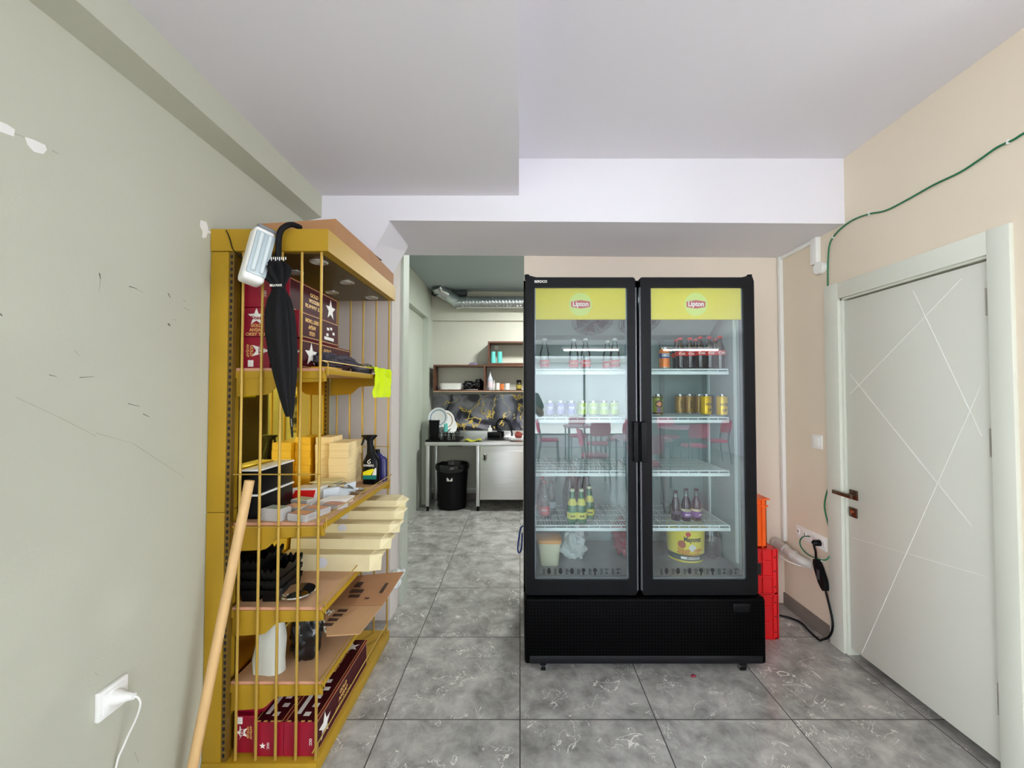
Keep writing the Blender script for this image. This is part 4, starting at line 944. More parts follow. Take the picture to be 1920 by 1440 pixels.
red_box('burgundy game box at the top of the right pile reading GOLD WOODEN RUMMY SET', -.996, -.925, 1.60, 2.02, z+.238, z+.372, None, 'english')
z = .053
red_box('large burgundy game box on the base of the gold shelving, front-right with star print', -.905, -.782, 1.565, 2.08, z, z+.128, 'occ', 'turkish', True)
red_box('burgundy game box on the base, just left of the front-right one', -1.022, -.907, 1.565, 2.0, z, z+.128, 'small_star', None, True)
red_box('burgundy game box on the base nearest the wall, label turned sideways', -1.106, -1.024, 1.58, 2.05, z, z+.14, 'turned_left')
red_box('burgundy game box lying on the others near the wall below the lowest shelf', -1.106, -1.0, 1.60, 2.0, z+.141, z+.235, 'occ')
# cloths, gloves and bits on the top shelf
o = MB().blob((-.845, 1.76, 1.585), (.05, .10, .034), .35, 2.5, 2, 32, 20, .95).build('work_glove', M['glove'], None); 
tag(o, 'dark grey crumpled cloth glove on the top gold shelf in front of the boxes', 'glove')
fg = MB()
for k, (a, b) in enumerate((((-.83, 1.86, 1.60), (-.775, 1.93, 1.572)), ((-.83, 1.88, 1.585), (-.765, 1.90, 1.56)), ((-.82, 1.83, 1.59), (-.748, 1.86, 1.55)), ((-.82, 1.80, 1.60), (-.77, 1.86, 1.59)))):
    a, b = Vector(a), Vector(b); fg.tube([a, (a+b)/2+Vector((0, 0, .01)), b], [.014, .012, .009], 10)
fg.build('fingers', M['glove'], o)
o = MB().box(-.90, -.80, 1.66, 1.80, 1.5405, 1.5525, .002).build('yellow_box', mat('yellow_card', (206,160,30), .5), None); tag(o, 'flat yellow box under the grey glove on the top shelf', 'box')
br = empty('hand_brush', 'grey hand brush lying by the wire guard of the top shelf', 'brush', (-.785, 2.0, 1.541))
MB().box(-.80, -.775, 1.88, 2.1, 1.556, 1.57, .003).build('brush_back', mat('brush_grey', (72,72,76), .6), br)
mb = MB()
for k in range(16): mb.box(-.797, -.778, 1.89+k*.013, 1.896+k*.013, 1.541, 1.557)
mb.build('bristles', mat('bristle_dark', (50,50,54), .8), br, 0)
o = MB().blob((-.83, 2.12, 1.565), (.05, .07, .03), .35, 3, 12, 24, 16, .8, 1).build('clear_wrap', CP, None); tag(o, 'scrap of clear plastic wrap on the top gold shelf', 'plastic wrap')
# neon cloth
def cl(u, v):
    y = 2.045 + .235*u; s = v; n = .012*noise.noise(Vector((u*5, v*4, 3)))
    if s < .25: t = s/.25; return (-.80+.047*t, y, 1.575+.0*t + n*.3)
    t = (s-.25)/.75; return (-.745 + .008*math.sin(u*14)+n, y + .01*math.sin(t*5), 1.575-.155*t)
o = MB().sheet(cl, 24, 24, .003).build('microfibre_cloth', M['neon'], None, 60); tag(o, 'neon yellow cloth draped over the front wire of the top gold shelf', 'cloth')
# shelf 2
z = .9415
st = None
def storage(label, z0, z1):
    g = empty('storage_box', label, 'box', (-1.07, 1.72, z0), 'black storage boxes with white lids')
    MB().box(-1.106, -1.036, 1.60, 1.84, z0, z1-.008, .004).build('box', M['blackg'], g)
    MB().box(-1.107, -1.032, 1.596, 1.844, z1-.008, z1, .003).build('lid', M['whitep'], g)
storage('black storage box with white lid, lower of the two on the second gold shelf', z, z+.098)
storage('black storage box with white lid, upper of the two on the second gold shelf', z+.099, z+.197)
def pstack(label, x0, x1, y0, y1, z0, h, n=5):
    mb = MB(); 
    for k in range(n):
        dx, dy = random.uniform(-.0015, .0015), random.uniform(-.002, .002)
        mb.box(x0+dx, x1+dx, y0+dy, y1+dy, z0+h*k/n+.0004, z0+h*(k+1)/n, .0006, 1)
    o = mb.build('score_pad_stack', M['paper'], None); tag(o, label, 'paper stack', 'cream paper stacks on the second shelf'); return o
pstack('cream paper stack nearest the wall behind the black storage boxes', -1.105, -1.022, 2.17, 2.31, z, .262, 7)
pstack('cream paper stack at the right, beside the spray bottles', -1.018, -.915, 2.14, 2.32, z, .236, 6)
def loose(name, label, c, sx, sy, n, m, cat, amp=.06):
    mb = MB()
    for k in range(n):
        a = random.uniform(-.5, .5); cx_, cy_ = c[0]+random.uniform(-.012, .012), c[1]+random.uniform(-.02, .02); tl = random.uniform(-amp, amp)
        zz = c[2]+.0035+k*.005
        def P(i, j, t): 
            x, y = i*sx/2, j*sy/2; return (cx_+x*math.cos(a)-y*math.sin(a), cy_+x*math.sin(a)+y*math.cos(a), zz+x*tl*.4+t)
        mb.hexa([P(-1,-1,0), P(1,-1,0), P(1,1,0), P(-1,1,0), P(-1,-1,.0035), P(1,-1,.0035), P(1,1,.0035), P(-1,1,.0035)])
    o = mb.build(name, m, None, 0); tag(o, label, cat); return o
loose('loose_pads', 'untidy heap of cream score pads behind the card boxes, second gold shelf', (-.985, 2.05, z), .12, .10, 11, M['papert'], 'paper').__setitem__('kind', 'stuff')
cb2 = empty('card_box', 'red and white playing card box on the second gold shelf', 'box', (-1.0, 1.92, z))
MB().hexa([(-1.085, 1.88, z), (-.955, 1.88, z), (-.945, 1.97, z), (-1.075, 1.97, z), (-1.075, 1.91, z+.05), (-.955, 1.91, z+.05), (-.945, 1.985, z+.05), (-1.065, 1.985, z+.05)]).build('carton', M['whitep'], cb2, 0)
MB().hexa([(-1.07, 1.8785, z+.006), (-.965, 1.8785, z+.006), (-.965, 1.88, z+.006), (-1.07, 1.88, z+.006), (-1.06, 1.902, z+.042), (-.965, 1.902, z+.042), (-.965, 1.904, z+.042), (-1.06, 1.904, z+.042)]).build('red_panel', mat('card_red', (214,24,24), .35), cb2, 0)
o = MB().hexa([(-.93, 1.90, z), (-.87, 1.93, z), (-.83, 2.03, z), (-.90, 2.03, z), (-.93, 1.91, z+.045), (-.87, 1.94, z+.05), (-.83, 2.04, z+.055), (-.90, 2.04, z+.05)]).build('white_card_box', mat('pale_blue_card', (206,216,222), .4), None, 0); tag(o, 'pale blue-white card box leaning right of the red one', 'box')
BK = mat('card_back', (176,112,92), .4); WS = mat('card_edge', (186,184,182), .6, var=.12, vscale=600, stretch=(.01, .01, 1))
def deck(label, c, a, h, back=True, w=.057, l=.088):
    g = empty('card_deck', label, 'card deck', c, 'playing card decks on the second gold shelf')
    mb = MB()
    n = max(2, int(h/.006))
    for k in range(n): 
        d = random.uniform(-.0012, .0012); mb.box(-w/2+d, w/2+d, -l/2-d, l/2-d, h*k/n, h*(k+1)/n-.0002, .0004, 1)
    o1 = mb.build('cards', WS, None, 0, origin=(0, 0, 0)); o1.parent = g
    o2 = MB().box(-w/2+.003, w/2-.003, -l/2+.003, l/2-.003, h-.0002, h+.0004).build('top_card', BK if back else M['white_ink'], None, 0, origin=(0, 0, 0)); o2.parent = g
    o3 = MB()
    o3.box(-w/2+.006, w/2-.006, -l/2+.006, l/2-.006, h+.0003, h+.0006); o3 = o3.build('card_pattern', mat('card_back_in', (196,140,120), .4) if back else mat('grey_green_card', (150,160,140), .5), None, 0, origin=(0, 0, 0)); o3.parent = g
    g.rotation_euler = (0, 0, a)
deck('tall deck of cards with spotted face at the left front of the second gold shelf', (-.97, 1.605, z), 1.35, .046, False)
deck('front deck of cards with brown back at the middle of the shelf edge', (-.865, 1.60, z), 1.3, .028)
deck('deck of cards with brown back behind the front brown one', (-.845, 1.68, z), 1.25, .026)
deck('deck of cards with brown back beside the red card box', (-.94, 1.70, z), 1.3, .028)
deck('thin brown-backed deck near the front wire of the second gold shelf', (-.81, 1.77, z), 1.2, .018)
deck('deck with grey-green top card near the black storage boxes', (-.965, 1.80, z), 1.3, .03, False)
o = MB().hexa([(-.90, 1.80, z), (-.80, 1.80, z), (-.78, 1.88, z), (-.88, 1.88, z), (-.90, 1.80, z+.022), (-.79, 1.80, z+.026), (-.77, 1.88, z+.026), (-.88, 1.88, z+.022)]).build('booklet', M['whitep'], None, 0); tag(o, 'white folded booklet behind the card decks', 'booklet')
ash = MB().lathe([(.03, 0), (.042, .006), (.046, .018), (.043, .018), (.038, .008), (.002, .005)], (0, 0, 0), 24).build('metal_ashtray', M['chrome'], None, origin=(0, 0, 0)); ash.location = (-.815, 2.02, z)
tag(ash, 'small round metal ashtray by the front wire of the second gold shelf', 'ashtray')
o = MB().hexa([(-.90, 1.95, z+.056), (-.85, 1.93, z+.046), (-.82, 1.985, z+.03), (-.87, 2.0, z+.056), (-.90, 1.95, z+.06), (-.85, 1.93, z+.05), (-.82, 1.985, z+.034), (-.87, 2.0, z+.06)]).build('metal_strip', M['chrome'], None, 0); tag(o, 'flat metal strip resting on the pale card box', 'metal strip')
# spray bottles
def sprayer(x, y, z, label, m_body, front):
    g = empty('spray_bottle', label, 'spray bottle', (x, y, z), None)
    MB().loft([(x, y, z, .044, .028), (x, y, z+.004, .046, .03), (x, y, z+.12, .046, .03), (x+.002, y, z+.145, .036, .026), (x-.002, y, z+.165, .024, .02), (x-.006, y, z+.20, .019, .016), (x-.008, y, z+.215, .015, .014)], p=2.8).build('bottle', m_body, g)
    if front:
        MB().loft([(x-.01, y, z+.21, .016, .015), (x-.01, y, z+.236, .016, .014), (x-.012, y, z+.245, .026, .014), (x-.014, y, z+.262, .046, .014), (x-.014, y, z+.268, .042, .012)], p=2.6).build('trigger_head', M['black'], g)
        MB().tube(smooth_path([(x-.042, y-.002, z+.256), (x-.046, y-.004, z+.235), (x-.054, y-.006, z+.212)]), [.006]*13, 8).build('trigger', M['black'], g)
        Y = y-.0304
        MB().prism([(x-.036, z+.028), (x+.036, z+.028), (x+.036, z+.05), (x-.036, z+.05)], 'y', Y, Y+.004).build('label_green', mat('label_teal', (18,120,110), .4), g, 0)
        P = [(x-.036, z+.0505), (x+.008, z+.0505), (x+.024, z+.078), (x+.02, z+.086), (x-.006, z+.08), (x-.036, z+.068)]
        MB().prism(P, 'y', Y, Y+.004).build('label_yellow', mat('label_yellow', (240,230,20), .4), g, 0)
        MB().prism([(x+.014, z+.0505), (x+.036, z+.0505), (x+.036, z+.09), (x+.028, z+.088)], 'y', Y, Y+.004).build('label_white', M['white_ink'], g, 0)
        mb = MB(); put_text(mb, 'POWERFUL', (x-.004, Y-.001, z+.103), (1, 0, 0), (0, 0, 1), .058, .016)
        mb.tube(smooth_path([(x+.004, Y, z+.138), (x-.010, Y, z+.126), (x-.008, Y, z+.116), (x+.004, Y, z+.118), (x, Y, z+.126)]), .0022, 6); mb.build('lettering', M['white_ink'], g, 0)
sprayer(-.826, 2.24, .9415, 'black trigger spray bottle with yellow and green label at the end of the shelf', M['blackg'], True)
g = empty('cleaner_bottle', 'dark blue plastic bottle standing behind the black spray bottle', 'bottle', (-.82, 2.315, .9415))
MB().loft([(-.82, 2.31, .9415, .056, .02), (-.82, 2.31, 1.065, .056, .02), (-.82, 2.31, 1.085, .04, .018), (-.82, 2.31, 1.10, .02, .014)], p=3).build('bottle', mat('navy_plastic', (34,32,96), .3), g)
MB().loft([(-.82, 2.31, 1.10, .014, .012), (-.82, 2.31, 1.12, .014, .012)]).build('cap', M['black'], g)
# shelf 3: pile of long cream cartons, racks, bowl
z = .6185
def xr(px, Y): return (px-CX)/F*Y
def seal(mb, c, r):
    mb.raw([c + Vector((r*math.cos(t), 0, r*.9*math.sin(t))) for t in [k*math.pi/12 for k in range(24)]] + [c+Vector((0, -.0006, 0))], [(k, (k+1) % 24, 24) for k in range(24)])
lay = [(1.88, z, .073, 697, .20, 608), (1.95, z+.0735, .047, 716, .2, None), (2.04, z+.121, .042, 733, .2, 645), (2.12, z+.1635, .042, 741, .2, 648), (2.20, z+.206, .032, 745, .14, None)]
nl = ['lowest and nearest cream carton of the pile, with a pale round seal', 'second cream carton from the bottom of the pile', 'third cream carton in the pile, round seal on its face', 'fourth cream carton in the pile, round seal on its face', 'topmost cream carton of the pile under the second shelf']
for k, (Y, z0, h, pxr, dy, sx_) in enumerate(lay):
    g = empty('long_carton', nl[k], 'carton', (-.9, Y, z0), 'long cream cartons stuck out of the gold shelving')
    x1 = xr(pxr, Y)
    MB().hexa([(-1.108, Y, z0), (x1, Y-.012, z0), (x1, Y+dy-.012, z0), (-1.108, Y+dy, z0), (-1.108, Y+.006, z0+h), (x1, Y-.004, z0+h), (x1, Y+dy-.012, z0+h), (-1.108, Y+dy, z0+h)]).build('carton', M['cream'], g, 0)
    mb = MB()
    def fl(P, d): 
        a, b, c_, e = [Vector(q) for q in P]; t = Vector(d)*.0012; mb.hexa([a, b, c_, e, a+t, b+t, c_+t, e+t])
    fl([(x1, Y-.012, z0+.002), (x1, Y-.004, z0+h), (x1+.045, Y+.03, z0+h-.006), (x1+.038, Y+.035, z0-.012)], (0, 1, 0))
    fl([(x1, Y-.004, z0+h), (x1, Y+.12, z0+h), (x1+.04, Y+.11, z0+h-.018), (x1+.034, Y+.02, z0+h-.026)], (0, 0, -1))
    fl([(x1, Y+.05, z0), (x1, Y+.13, z0), (x1+.03, Y+.12, z0+h*.7), (x1+.03, Y+.06, z0+h*.8)], (1, 0, 0))
    mb.build('end_flaps', M['cream'], g, 0)
    if sx_:
        f = (xr(sx_, Y)+1.108)/(x1+1.108); mb = MB(); seal(mb, Vector((xr(sx_, Y), Y-.012*f-.0005+.003, z0+h*.52)) + Vector((0, -.008 if k > 2 else -.001, 0)), .023 if k else .026); mb.build('seal', mat('seal_pale', (206,208,214), .4), g, 0)
def rack(z0, x0, x1, y0, y1, am=.007):
    mb = MB(); n = 24; h = .048; t = .004
    def wave(q): return h + am*math.sin(q*math.pi*2*3)
    pts = []
    for (ax, ay), (bx_, by_) in (((x0, y0), (x1, y0)), ((x1, y0), (x1, y1)), ((x1, y1), (x0, y1)), ((x0, y1), (x0, y0))):
        for k in range(n): q = k/n; pts.append((ax+(bx_-ax)*q, ay+(by_-ay)*q, wave(q)))
    cx_, cy_ = (x0+x1)/2, (y0+y1)/2
    def sh(s, zf): return [Vector((cx_+(p[0]-cx_)*s, cy_+(p[1]-cy_)*s, z0+zf(p))) for p in pts]
    mb.rings([sh(.86, lambda p: 0), sh(.90, lambda p: h*.55), sh(.97, lambda p: h*.6), sh(1, lambda p: p[2]), sh(.95, lambda p: p[2]), sh(.84, lambda p: .006)])
    return mb
xa = [(-1.106, -1.035), (-1.026, -.948)]; first = None; names = ['bottom', 'second', 'third', 'top']
rk_top = rack(0, -.036, .036, -.09, .09).build('black_tray', M['black'], None, origin=(0, 0, 0)); tag(rk_top, '', 'tray', 'nested black plastic trays with wavy rims')
rk = rack(0, -.036, .036, -.09, .09, .0015).build('black_tray', M['black'], None, origin=(0, 0, 0)); tag(rk, '', 'tray', 'nested black plastic trays with wavy rims')
k = 0
for ci, (cxx, n_) in enumerate(((-1.068, 4), (-.985, 3))):
    for j in range(n_):
        lb = ['bottom', 'second', 'third', 'topmost'][j if not (ci == 1 and j == 2) else 3] + ' black wavy-rimmed tray of the ' + ('left stack by the wall' if ci == 0 else 'right stack beside the metal bowl')
        loc = (cxx, 1.68, z+.0372*j)
        if ci == 0 and j == n_-1: rk_top.location = loc; rk_top['label'] = lb
        elif j == n_-1: dup(rk_top, loc, 0, lb)
        elif k == 0: rk.location = loc; rk['label'] = lb
        else: dup(rk, loc, 0, lb)
        k += 1
bw = MB().lathe([(.03, 0), (.045, .003), (.064, .022), (.069, .022), (.066, .026), (.058, .02), (.04, .006), (.002, .005)], (0, 0, 0), 32).build('metal_bowl', M['chrome'], None, origin=(0, 0, 0)); bw.location = (-.90, 1.64, z); tag(bw, 'shallow round steel bowl on the third gold shelf', 'bowl')
# shelf 4: bags and flattened cartons
z = .338
bagm = mat('bag_grey_white', (200,202,190), .55, bump=.4, bscale=18)
o = MB().loft([(-.995, 1.62, z, .058, .03), (-.995, 1.625, z+.05, .058, .032), (-.998, 1.63, z+.12, .05, .03), (-1.0, 1.64, z+.17, .04, .026), (-.985, 1.65, z+.205, .03, .02), (-.97, 1.66, z+.22, .012, .01)], p=2.4, seg=30)
for v in o.b.verts:
    nn = noise.noise(v.co*26)*.02; v.co += Vector((nn, nn*.7, nn*.3)) if v.co.z > z+.001 else Vector((nn*.3, nn*.3, 0))
o = o.build('white_bag', bagm, None); tag(o, 'grey-white bag standing upright on the fourth gold shelf', 'bag')
o = MB().blob((-.895, 1.70, z+.1), (.06, .055, .11), .34, 1.25, 21, 60, 44, .92, .3).build('black_bag', mat('bin_bag', (10,10,14), .22, coat=.3), None); tag(o, 'crumpled black plastic bag on the fourth gold shelf', 'bag')
o = MB().blob((-.815, 1.74, z+.125), (.02, .03, .042), .4, 2.0, 31, 40, 30, None, 1).build('small_white_bag', bagm, None); tag(o, 'small crumpled white bag between the black bag and the flattened carton', 'bag')
o = MB().blob((-.85, 1.98, z+.08), (.06, .1, .079), .2, 2.4, 33, 26, 18, .99, 1).build('grey_bag', mat('bag_grey2', (150,152,150), .5, bump=.3, bscale=20), None); tag(o, 'pale bag under the flattened brown carton on the fourth shelf', 'bag')
fc = empty('flattened_carton', 'flattened printed brown carton jutting out over the fourth gold shelf', 'carton', (-.74, 1.85, .50))
zz = .497
MB().hexa([(-.87, 1.80, zz), (-.612, 1.80, zz), (-.605, 2.11, zz+.012), (-.86, 2.06, zz+.01), (-.87, 1.80, zz+.004), (-.612, 1.80, zz+.004), (-.605, 2.11, zz+.016), (-.86, 2.06, zz+.014)]).build('upper_panel', M['cardb'], fc, 0)
MB().hexa([(-.75, 1.575, zz+.001), (-.627, 1.59, zz+.001), (-.612, 1.797, zz), (-.87, 1.797, zz), (-.75, 1.575, zz+.005), (-.627, 1.59, zz+.005), (-.612, 1.797, zz+.004), (-.87, 1.797, zz+.004)]).build('lower_panel', M['cardl'], fc, 0)
mb = MB(); 
for a in ((-.71, -.69, 1.85, 1.86), (-.79, -.74, 1.86, 1.885), (-.80, -.74, 1.90, 1.93), (-.80, -.77, 1.95, 2.0), (-.66, -.645, 1.90, 1.99)): MB().box(a[0], a[1], a[2], a[3], zz+.0062+(a[2]-1.8)*.035, zz+.0068+(a[3]-1.8)*.035).build('print', M['ink'], fc, 0)
for k in range(4): MB().box(-.80+.004*k, -.76+.004*k, 1.64+.035*k, 1.66+.035*k, zz+.0045, zz+.0056).build('print', M['ink'], fc, 0)
o = MB().blob((-.675, 2.15, .455), (.045, .09, .028), .4, 1.3, 17, 40, 30, None, .2).build('clear_bag', mat('bag_white', (206,212,212), .45), None); tag(o, 'whitish plastic bag poking out under the flattened carton', 'bag')
#@@HANGERS
um = empty('umbrella', 'folded black umbrella with crook handle hooked over the gold shelving header', 'umbrella', at(548, 820, 1.5))
uY = 1.497
def uq(px, py, Y=uY): return at(px, py, Y)
hp = [uq(521, 492), uq(522, 470), uq(523, 446), uq(527, 432, 1.5), uq(536, 424, 1.51), uq(547, 421, 1.53), uq(557, 424, 1.55), uq(563, 427, 1.565)]
MB().tube(smooth_path(hp), .0105, 12).build('handle', M['fabric'], um)
mb = MB(); rs = []; SEG = 48
for py, r_, cx_, st_ in ((488, 8, 521, .1), (497, 19, 520, .35), (506, 26, 517, .4), (518, 24, 519, .35), (530, 16, 524, .2), (539, 11.5, 526, .05), (546, 12.5, 527, .1), (562, 20, 527, .15), (590, 26, 528, .15), (625, 27, 530, .14), (665, 25, 534, .14), (705, 20, 538, .14), (745, 13.5, 542, .15), (770, 9, 545, .15), (781, 6.5, 546, .1)):
    c_ = uq(cx_, py); r = r_*uY/F; ring = []
    for k in range(SEG):
        t = 2*math.pi*k/SEG; q = r*(1 + st_*math.cos(8*t+.3*math.sin(py*.02))*.8); yy = q*math.sin(t)*.55
        ring.append(Vector((c_.x+q*math.cos(t), uY-.012+yy, c_.z)))
    rs.append(ring)
mb.rings(rs).build('canopy', M['fabric'], um, 60)
mb = MB()
for k in range(8):
    x = 509+k*3.8; mb.tube([uq(x, 489-(k % 2)*2, 1.472), uq(x, 482, 1.472)], .0016, 6)
mb.build('rib_tips', M['whitep'], um)
c_ = uq(526, 539); MB().loft([(c_.x, uY-.012, c_.z-.008, .025, .016), (c_.x, uY-.012, c_.z+.008, .025, .016)]).build('strap', M['fabric'], um)
mb = MB(); put_text(mb, 'BELLA PONTE', (c_.x, uY-.012-.0172, c_.z), (1, 0, 0), (0, 0, 1), .044, .011); mb.build('lettering', M['white_ink'], um, 0)
MB().tube([uq(546, 780, uY-.012), uq(547, 800, uY-.012), uq(548, 820, uY-.012)], [.006, .0045, .0035], 10).build('tip', M['black'], um)
MB().tube([uq(546, 785, uY-.018), uq(547.6, 800, uY-.018)], .0016, 6).build('tip_ring', M['chrome'], um)
el = empty('emergency_lamp', 'white twin-tube emergency lamp hanging on the near end of the gold shelving', 'lamp', (0, 0, 0))
o = MB().box(-.036, .036, -.028, .040, -.108, .108, .014, 3).build('housing', M['whitep'], None, origin=(0, 0, 0)); o.parent = el
o = MB().box(-.030, .034, -.034, -.026, -.085, .088, .004).build('diffuser', mat('grey_lens', (176,190,194), .15, coat=.4), None, origin=(0, 0, 0)); o.parent = el
for x in (-.012, .016):
    o = MB().tube([(x, -.035, -.075), (x, -.035, .078)], .0075, 12).build('tube', mat('lamp_tube', (206,216,218), .2), None, origin=(0, 0, 0)); o.parent = el
o = MB().box(-.03, .036, -.03, .02, .105, .116, .004).build('end_cap', mat('grey_cap', (120,124,128), .4), None, origin=(0, 0, 0)); o.parent = el
el.location = at(483, 481, 1.475); el.rotation_euler = (R(-6), R(13), R(50))
MB().tube(smooth_path([at(424, 432, 1.535), at(428, 440, 1.53), at(432, 452, 1.53), at(437, 468, 1.53), at(450, 480, 1.51), at(463, 487, 1.50)]), .002, 6).build('lamp_cord', M['black'], el)
cord = bpy.data.objects['lamp_cord']
mw = Matrix.Translation(el.location) @ el.rotation_euler.to_matrix().to_4x4()
for v in cord.data.vertices: v.co = mw.inverted() @ (v.co + el.location)
bp0, bp1 = at(468, 901, 1.505), Vector((-1.14, 1.385, .0))
o = MB().tube([bp0, (bp0+bp1)/2, bp1], [.0165, .0165, .0165], 18).build('broom_handle', M['wood'], None); tag(o, 'plain round wooden broom handle leaning against the gold bars', 'broom handle')
#@@KITCHEN
CY0 = 4.93; CZ = .845
kc = empty('steel_counter', 'stainless steel kitchen counter with sink at the back of the kitchen', 'counter', (-.4, 5.2, 0))
cx0, cx1 = -1.165, .5
MB().box(cx0, cx1, CY0, 5.49, CZ-.045, CZ, .004).build('worktop', M['steel'], kc)
MB().box(cx0, cx1, 5.475, 5.492, CZ, CZ+.09, .003).build('upstand', M['steel'], kc)
for px in (803, 896.5):
    x = xr(px, CY0+.02); MB().box(x-.02, x+.02, CY0+.005, CY0+.045, .06, CZ-.045, .002).build('leg', M['steel'], kc)
    MB().tube([(x, CY0+.025, 0), (x, CY0+.025, .06)], [.018, .013], 12).build('foot', M['black'], kc)
for px in (818, 896.5):
    x = xr(px, 5.44); MB().box(x-.02, x+.02, 5.42, 5.46, 0, CZ-.045, .002).build('leg', M['steel'], kc)
kx = xr(900, CY0)
MB().box(kx, cx1, CY0+.008, 5.47, .14, CZ-.047, .003).build('cupboard', M['steel'], kc)
kd = MB().box(kx+.004, cx1-.3, CY0-.008, CY0+.008, .15, CZ-.11, .003).build('cupboard_door', M['steel'], kc)
p = at(909, 858, CY0-.012); MB().loft([(p.x, CY0-.012, p.z-.05, .012, .006), (p.x, CY0-.012, p.z-.03, .026, .009), (p.x, CY0-.012, p.z+.04, .024, .009), (p.x, CY0-.012, p.z+.055, .012, .006)]).build('handle_recess', M['chrome'], kd)
MB().loft([(p.x, CY0-.02, p.z-.03, .012, .006), (p.x, CY0-.02, p.z+.035, .012, .006)]).build('handle_opening', M['blackm'], kd)
x = xr(902, 4.96); MB().box(x, x+.36, 4.965, 5.40, CZ-.002, CZ+.012, .005).build('sink_rim', M['steel'], kc)
MB().box(x+.03, x+.33, 5.0, 5.36, CZ+.0125, CZ+.0135).build('sink_bowl', mat('sink_dark', (92,92,94), .3, metal=1), kc)
p = at(853, 836, CY0-.001); MB().box(p.x-.09, p.x+.09, CY0-.004, CY0+.02, CZ-.052, CZ-.044, .002).build('edge_pull', M['blackm'], kc)
# tap
fx_ = xr(942, 5.38); tp = empty('kitchen_tap', 'black swan-neck tap over the sink', 'tap', (fx_, 5.4, CZ))
MB().tube([(fx_, 5.4, CZ), (fx_, 5.4, CZ+.09)], .022, 14).build('tap_body', M['blackg'], tp)
A0 = Vector((xr(932, 5.38), 5.4, CZ+.09))
MB().tube(smooth_path([(fx_, 5.4, CZ+.08), (xr(930, 5.38), 5.4, CZ+.13), (xr(933, 5.38), 5.4, CZ+.22), (xr(943, 5.35), 5.36, CZ+.25), (xr(953, 5.3), 5.32, CZ+.21), (xr(959, 5.25), 5.28, CZ+.10), (xr(960, 5.22), 5.25, CZ+.04)]), .011, 12).build('spout', M['blackg'], tp)
MB().tube([(fx_, 5.4, CZ+.06), (fx_-.07, 5.38, CZ+.10)], .008, 10).build('lever', M['blackg'], tp)
o = MB().box(xr(914, 5.3), xr(938, 5.3), 5.3, 5.36, CZ+.0145, CZ+.085, .008).build('black_container', M['blackg'], None); tag(o, 'small black container standing behind the sink', 'container')
so_ = empty('soap_bottle', 'white soap pump bottle behind the sink next to the tap', 'bottle', (xr(921, 5.44), 5.45, CZ+.0))
x = xr(919, 5.44); MB().loft([(x, 5.44, CZ, .03, .02), (x, 5.44, CZ+.12, .03, .02), (x, 5.44, CZ+.14, .01, .01), (x, 5.44, CZ+.165, .01, .01)], p=3).build('bottle', M['whitep'], so_)
o = MB().blob((xr(972, 5.2), 5.2, CZ+.06), (.05, .05, .045), .3, 2, 3, 24, 16, .9).build('red_cloth', mat('red_cloth', (140,60,50), .8), None); tag(o, 'dull red cloth at the right end of the sink', 'cloth')
def dc(u, v): return (xr(870+32*u, 5.0)+.0, 4.96+.15*v, CZ+.012+.012*noise.noise(Vector((u*4, v*4, 0)))+.01*math.sin(u*9))
o = MB().sheet(dc, 16, 8, .004).build('dish_cloth', mat('olive_cloth', (170,172,40), .85), None, 60); tag(o, 'yellow-green dish cloth on the steel counter left of the sink', 'cloth')
# drying rack with dishes
dt = MB().box(xr(799, 5.0), xr(862, 5.0), 4.96, 5.40, CZ+.001, CZ+.02, .008).build('draining_tray', M['black'], None); tag(dt, 'black draining tray on the left of the steel counter', 'tray')
zt_ = CZ+.021
x = xr(815, 5.1); cbx = empty('cutlery_holder', 'tall black cutlery holder at the left of the draining tray', 'holder', (x, 5.1, zt_))
MB().loft([(x, 5.1, zt_, .058, .05), (x, 5.1, zt_+.24, .066, .06), (x, 5.1, zt_+.24, .058, .052), (x, 5.1, zt_+.01, .05, .042)], p=4).build('holder', M['black'], cbx)
dr_ = empty('dish_rack', 'black wire dish rack on the draining tray', 'rack', (xr(838, 5.15), 5.15, zt_)); mb = MB()
x0, x1 = xr(826, 5.15), xr(858, 5.15)
for z_ in (zt_+.01, zt_+.08): 
    mb.tube([(x0, 5.02, z_), (x1, 5.02, z_), (x1, 5.3, z_), (x0, 5.3, z_), (x0, 5.02, z_)], .004, 6)
for k in range(9):
    x = x0+(x1-x0)*k/8; mb.tube([(x, 5.02, zt_+.08), (x, 5.02, zt_+.005), (x, 5.3, zt_+.005), (x, 5.3, zt_+.08)], .003, 6)
mb.build('wire_frame', M['black'], dr_)
pm = mat('plate_white', (222,224,222), .2); rim = mat('plate_blue', (110,140,170), .3)
def plate(c, r, rot, label, ringm=None):
    g = MB().lathe([(.002, 0), (r*.6, .002), (r, .016), (r, .019), (r*.6, .006), (.002, .004)], (0, 0, 0), 32).build('plate', pm, None, origin=(0, 0, 0)); tag(g, label, 'plate', 'plates drying in the rack')
    if ringm: 
        o = MB().lathe([(r*.72, .0095), (r*.82, .0128), (r*.82, .0134), (r*.72, .0101)], (0, 0, 0), 32, (False, False)).build('rim_band', ringm, None, origin=(0, 0, 0)); o.parent = g
    g.location = c; g.rotation_euler = rot
plate((xr(822, 5.12), 5.13, zt_+.235+.03), .13, (R(75), 0, R(-8)), 'leftmost plate with blue rim bands standing in the cutlery holder', rim)
plate((xr(832, 5.12), 5.19, zt_+.20+.03), .13, (R(72), R(24), R(20)), 'patterned plate leaning right behind the blue-rimmed plate', mat('plate_brown', (150,120,90), .3))
plate((xr(840, 5.10), 5.26, zt_+.15), .10, (R(70), R(55), R(30)), 'plate tilted steeply at the right of the drying plates')
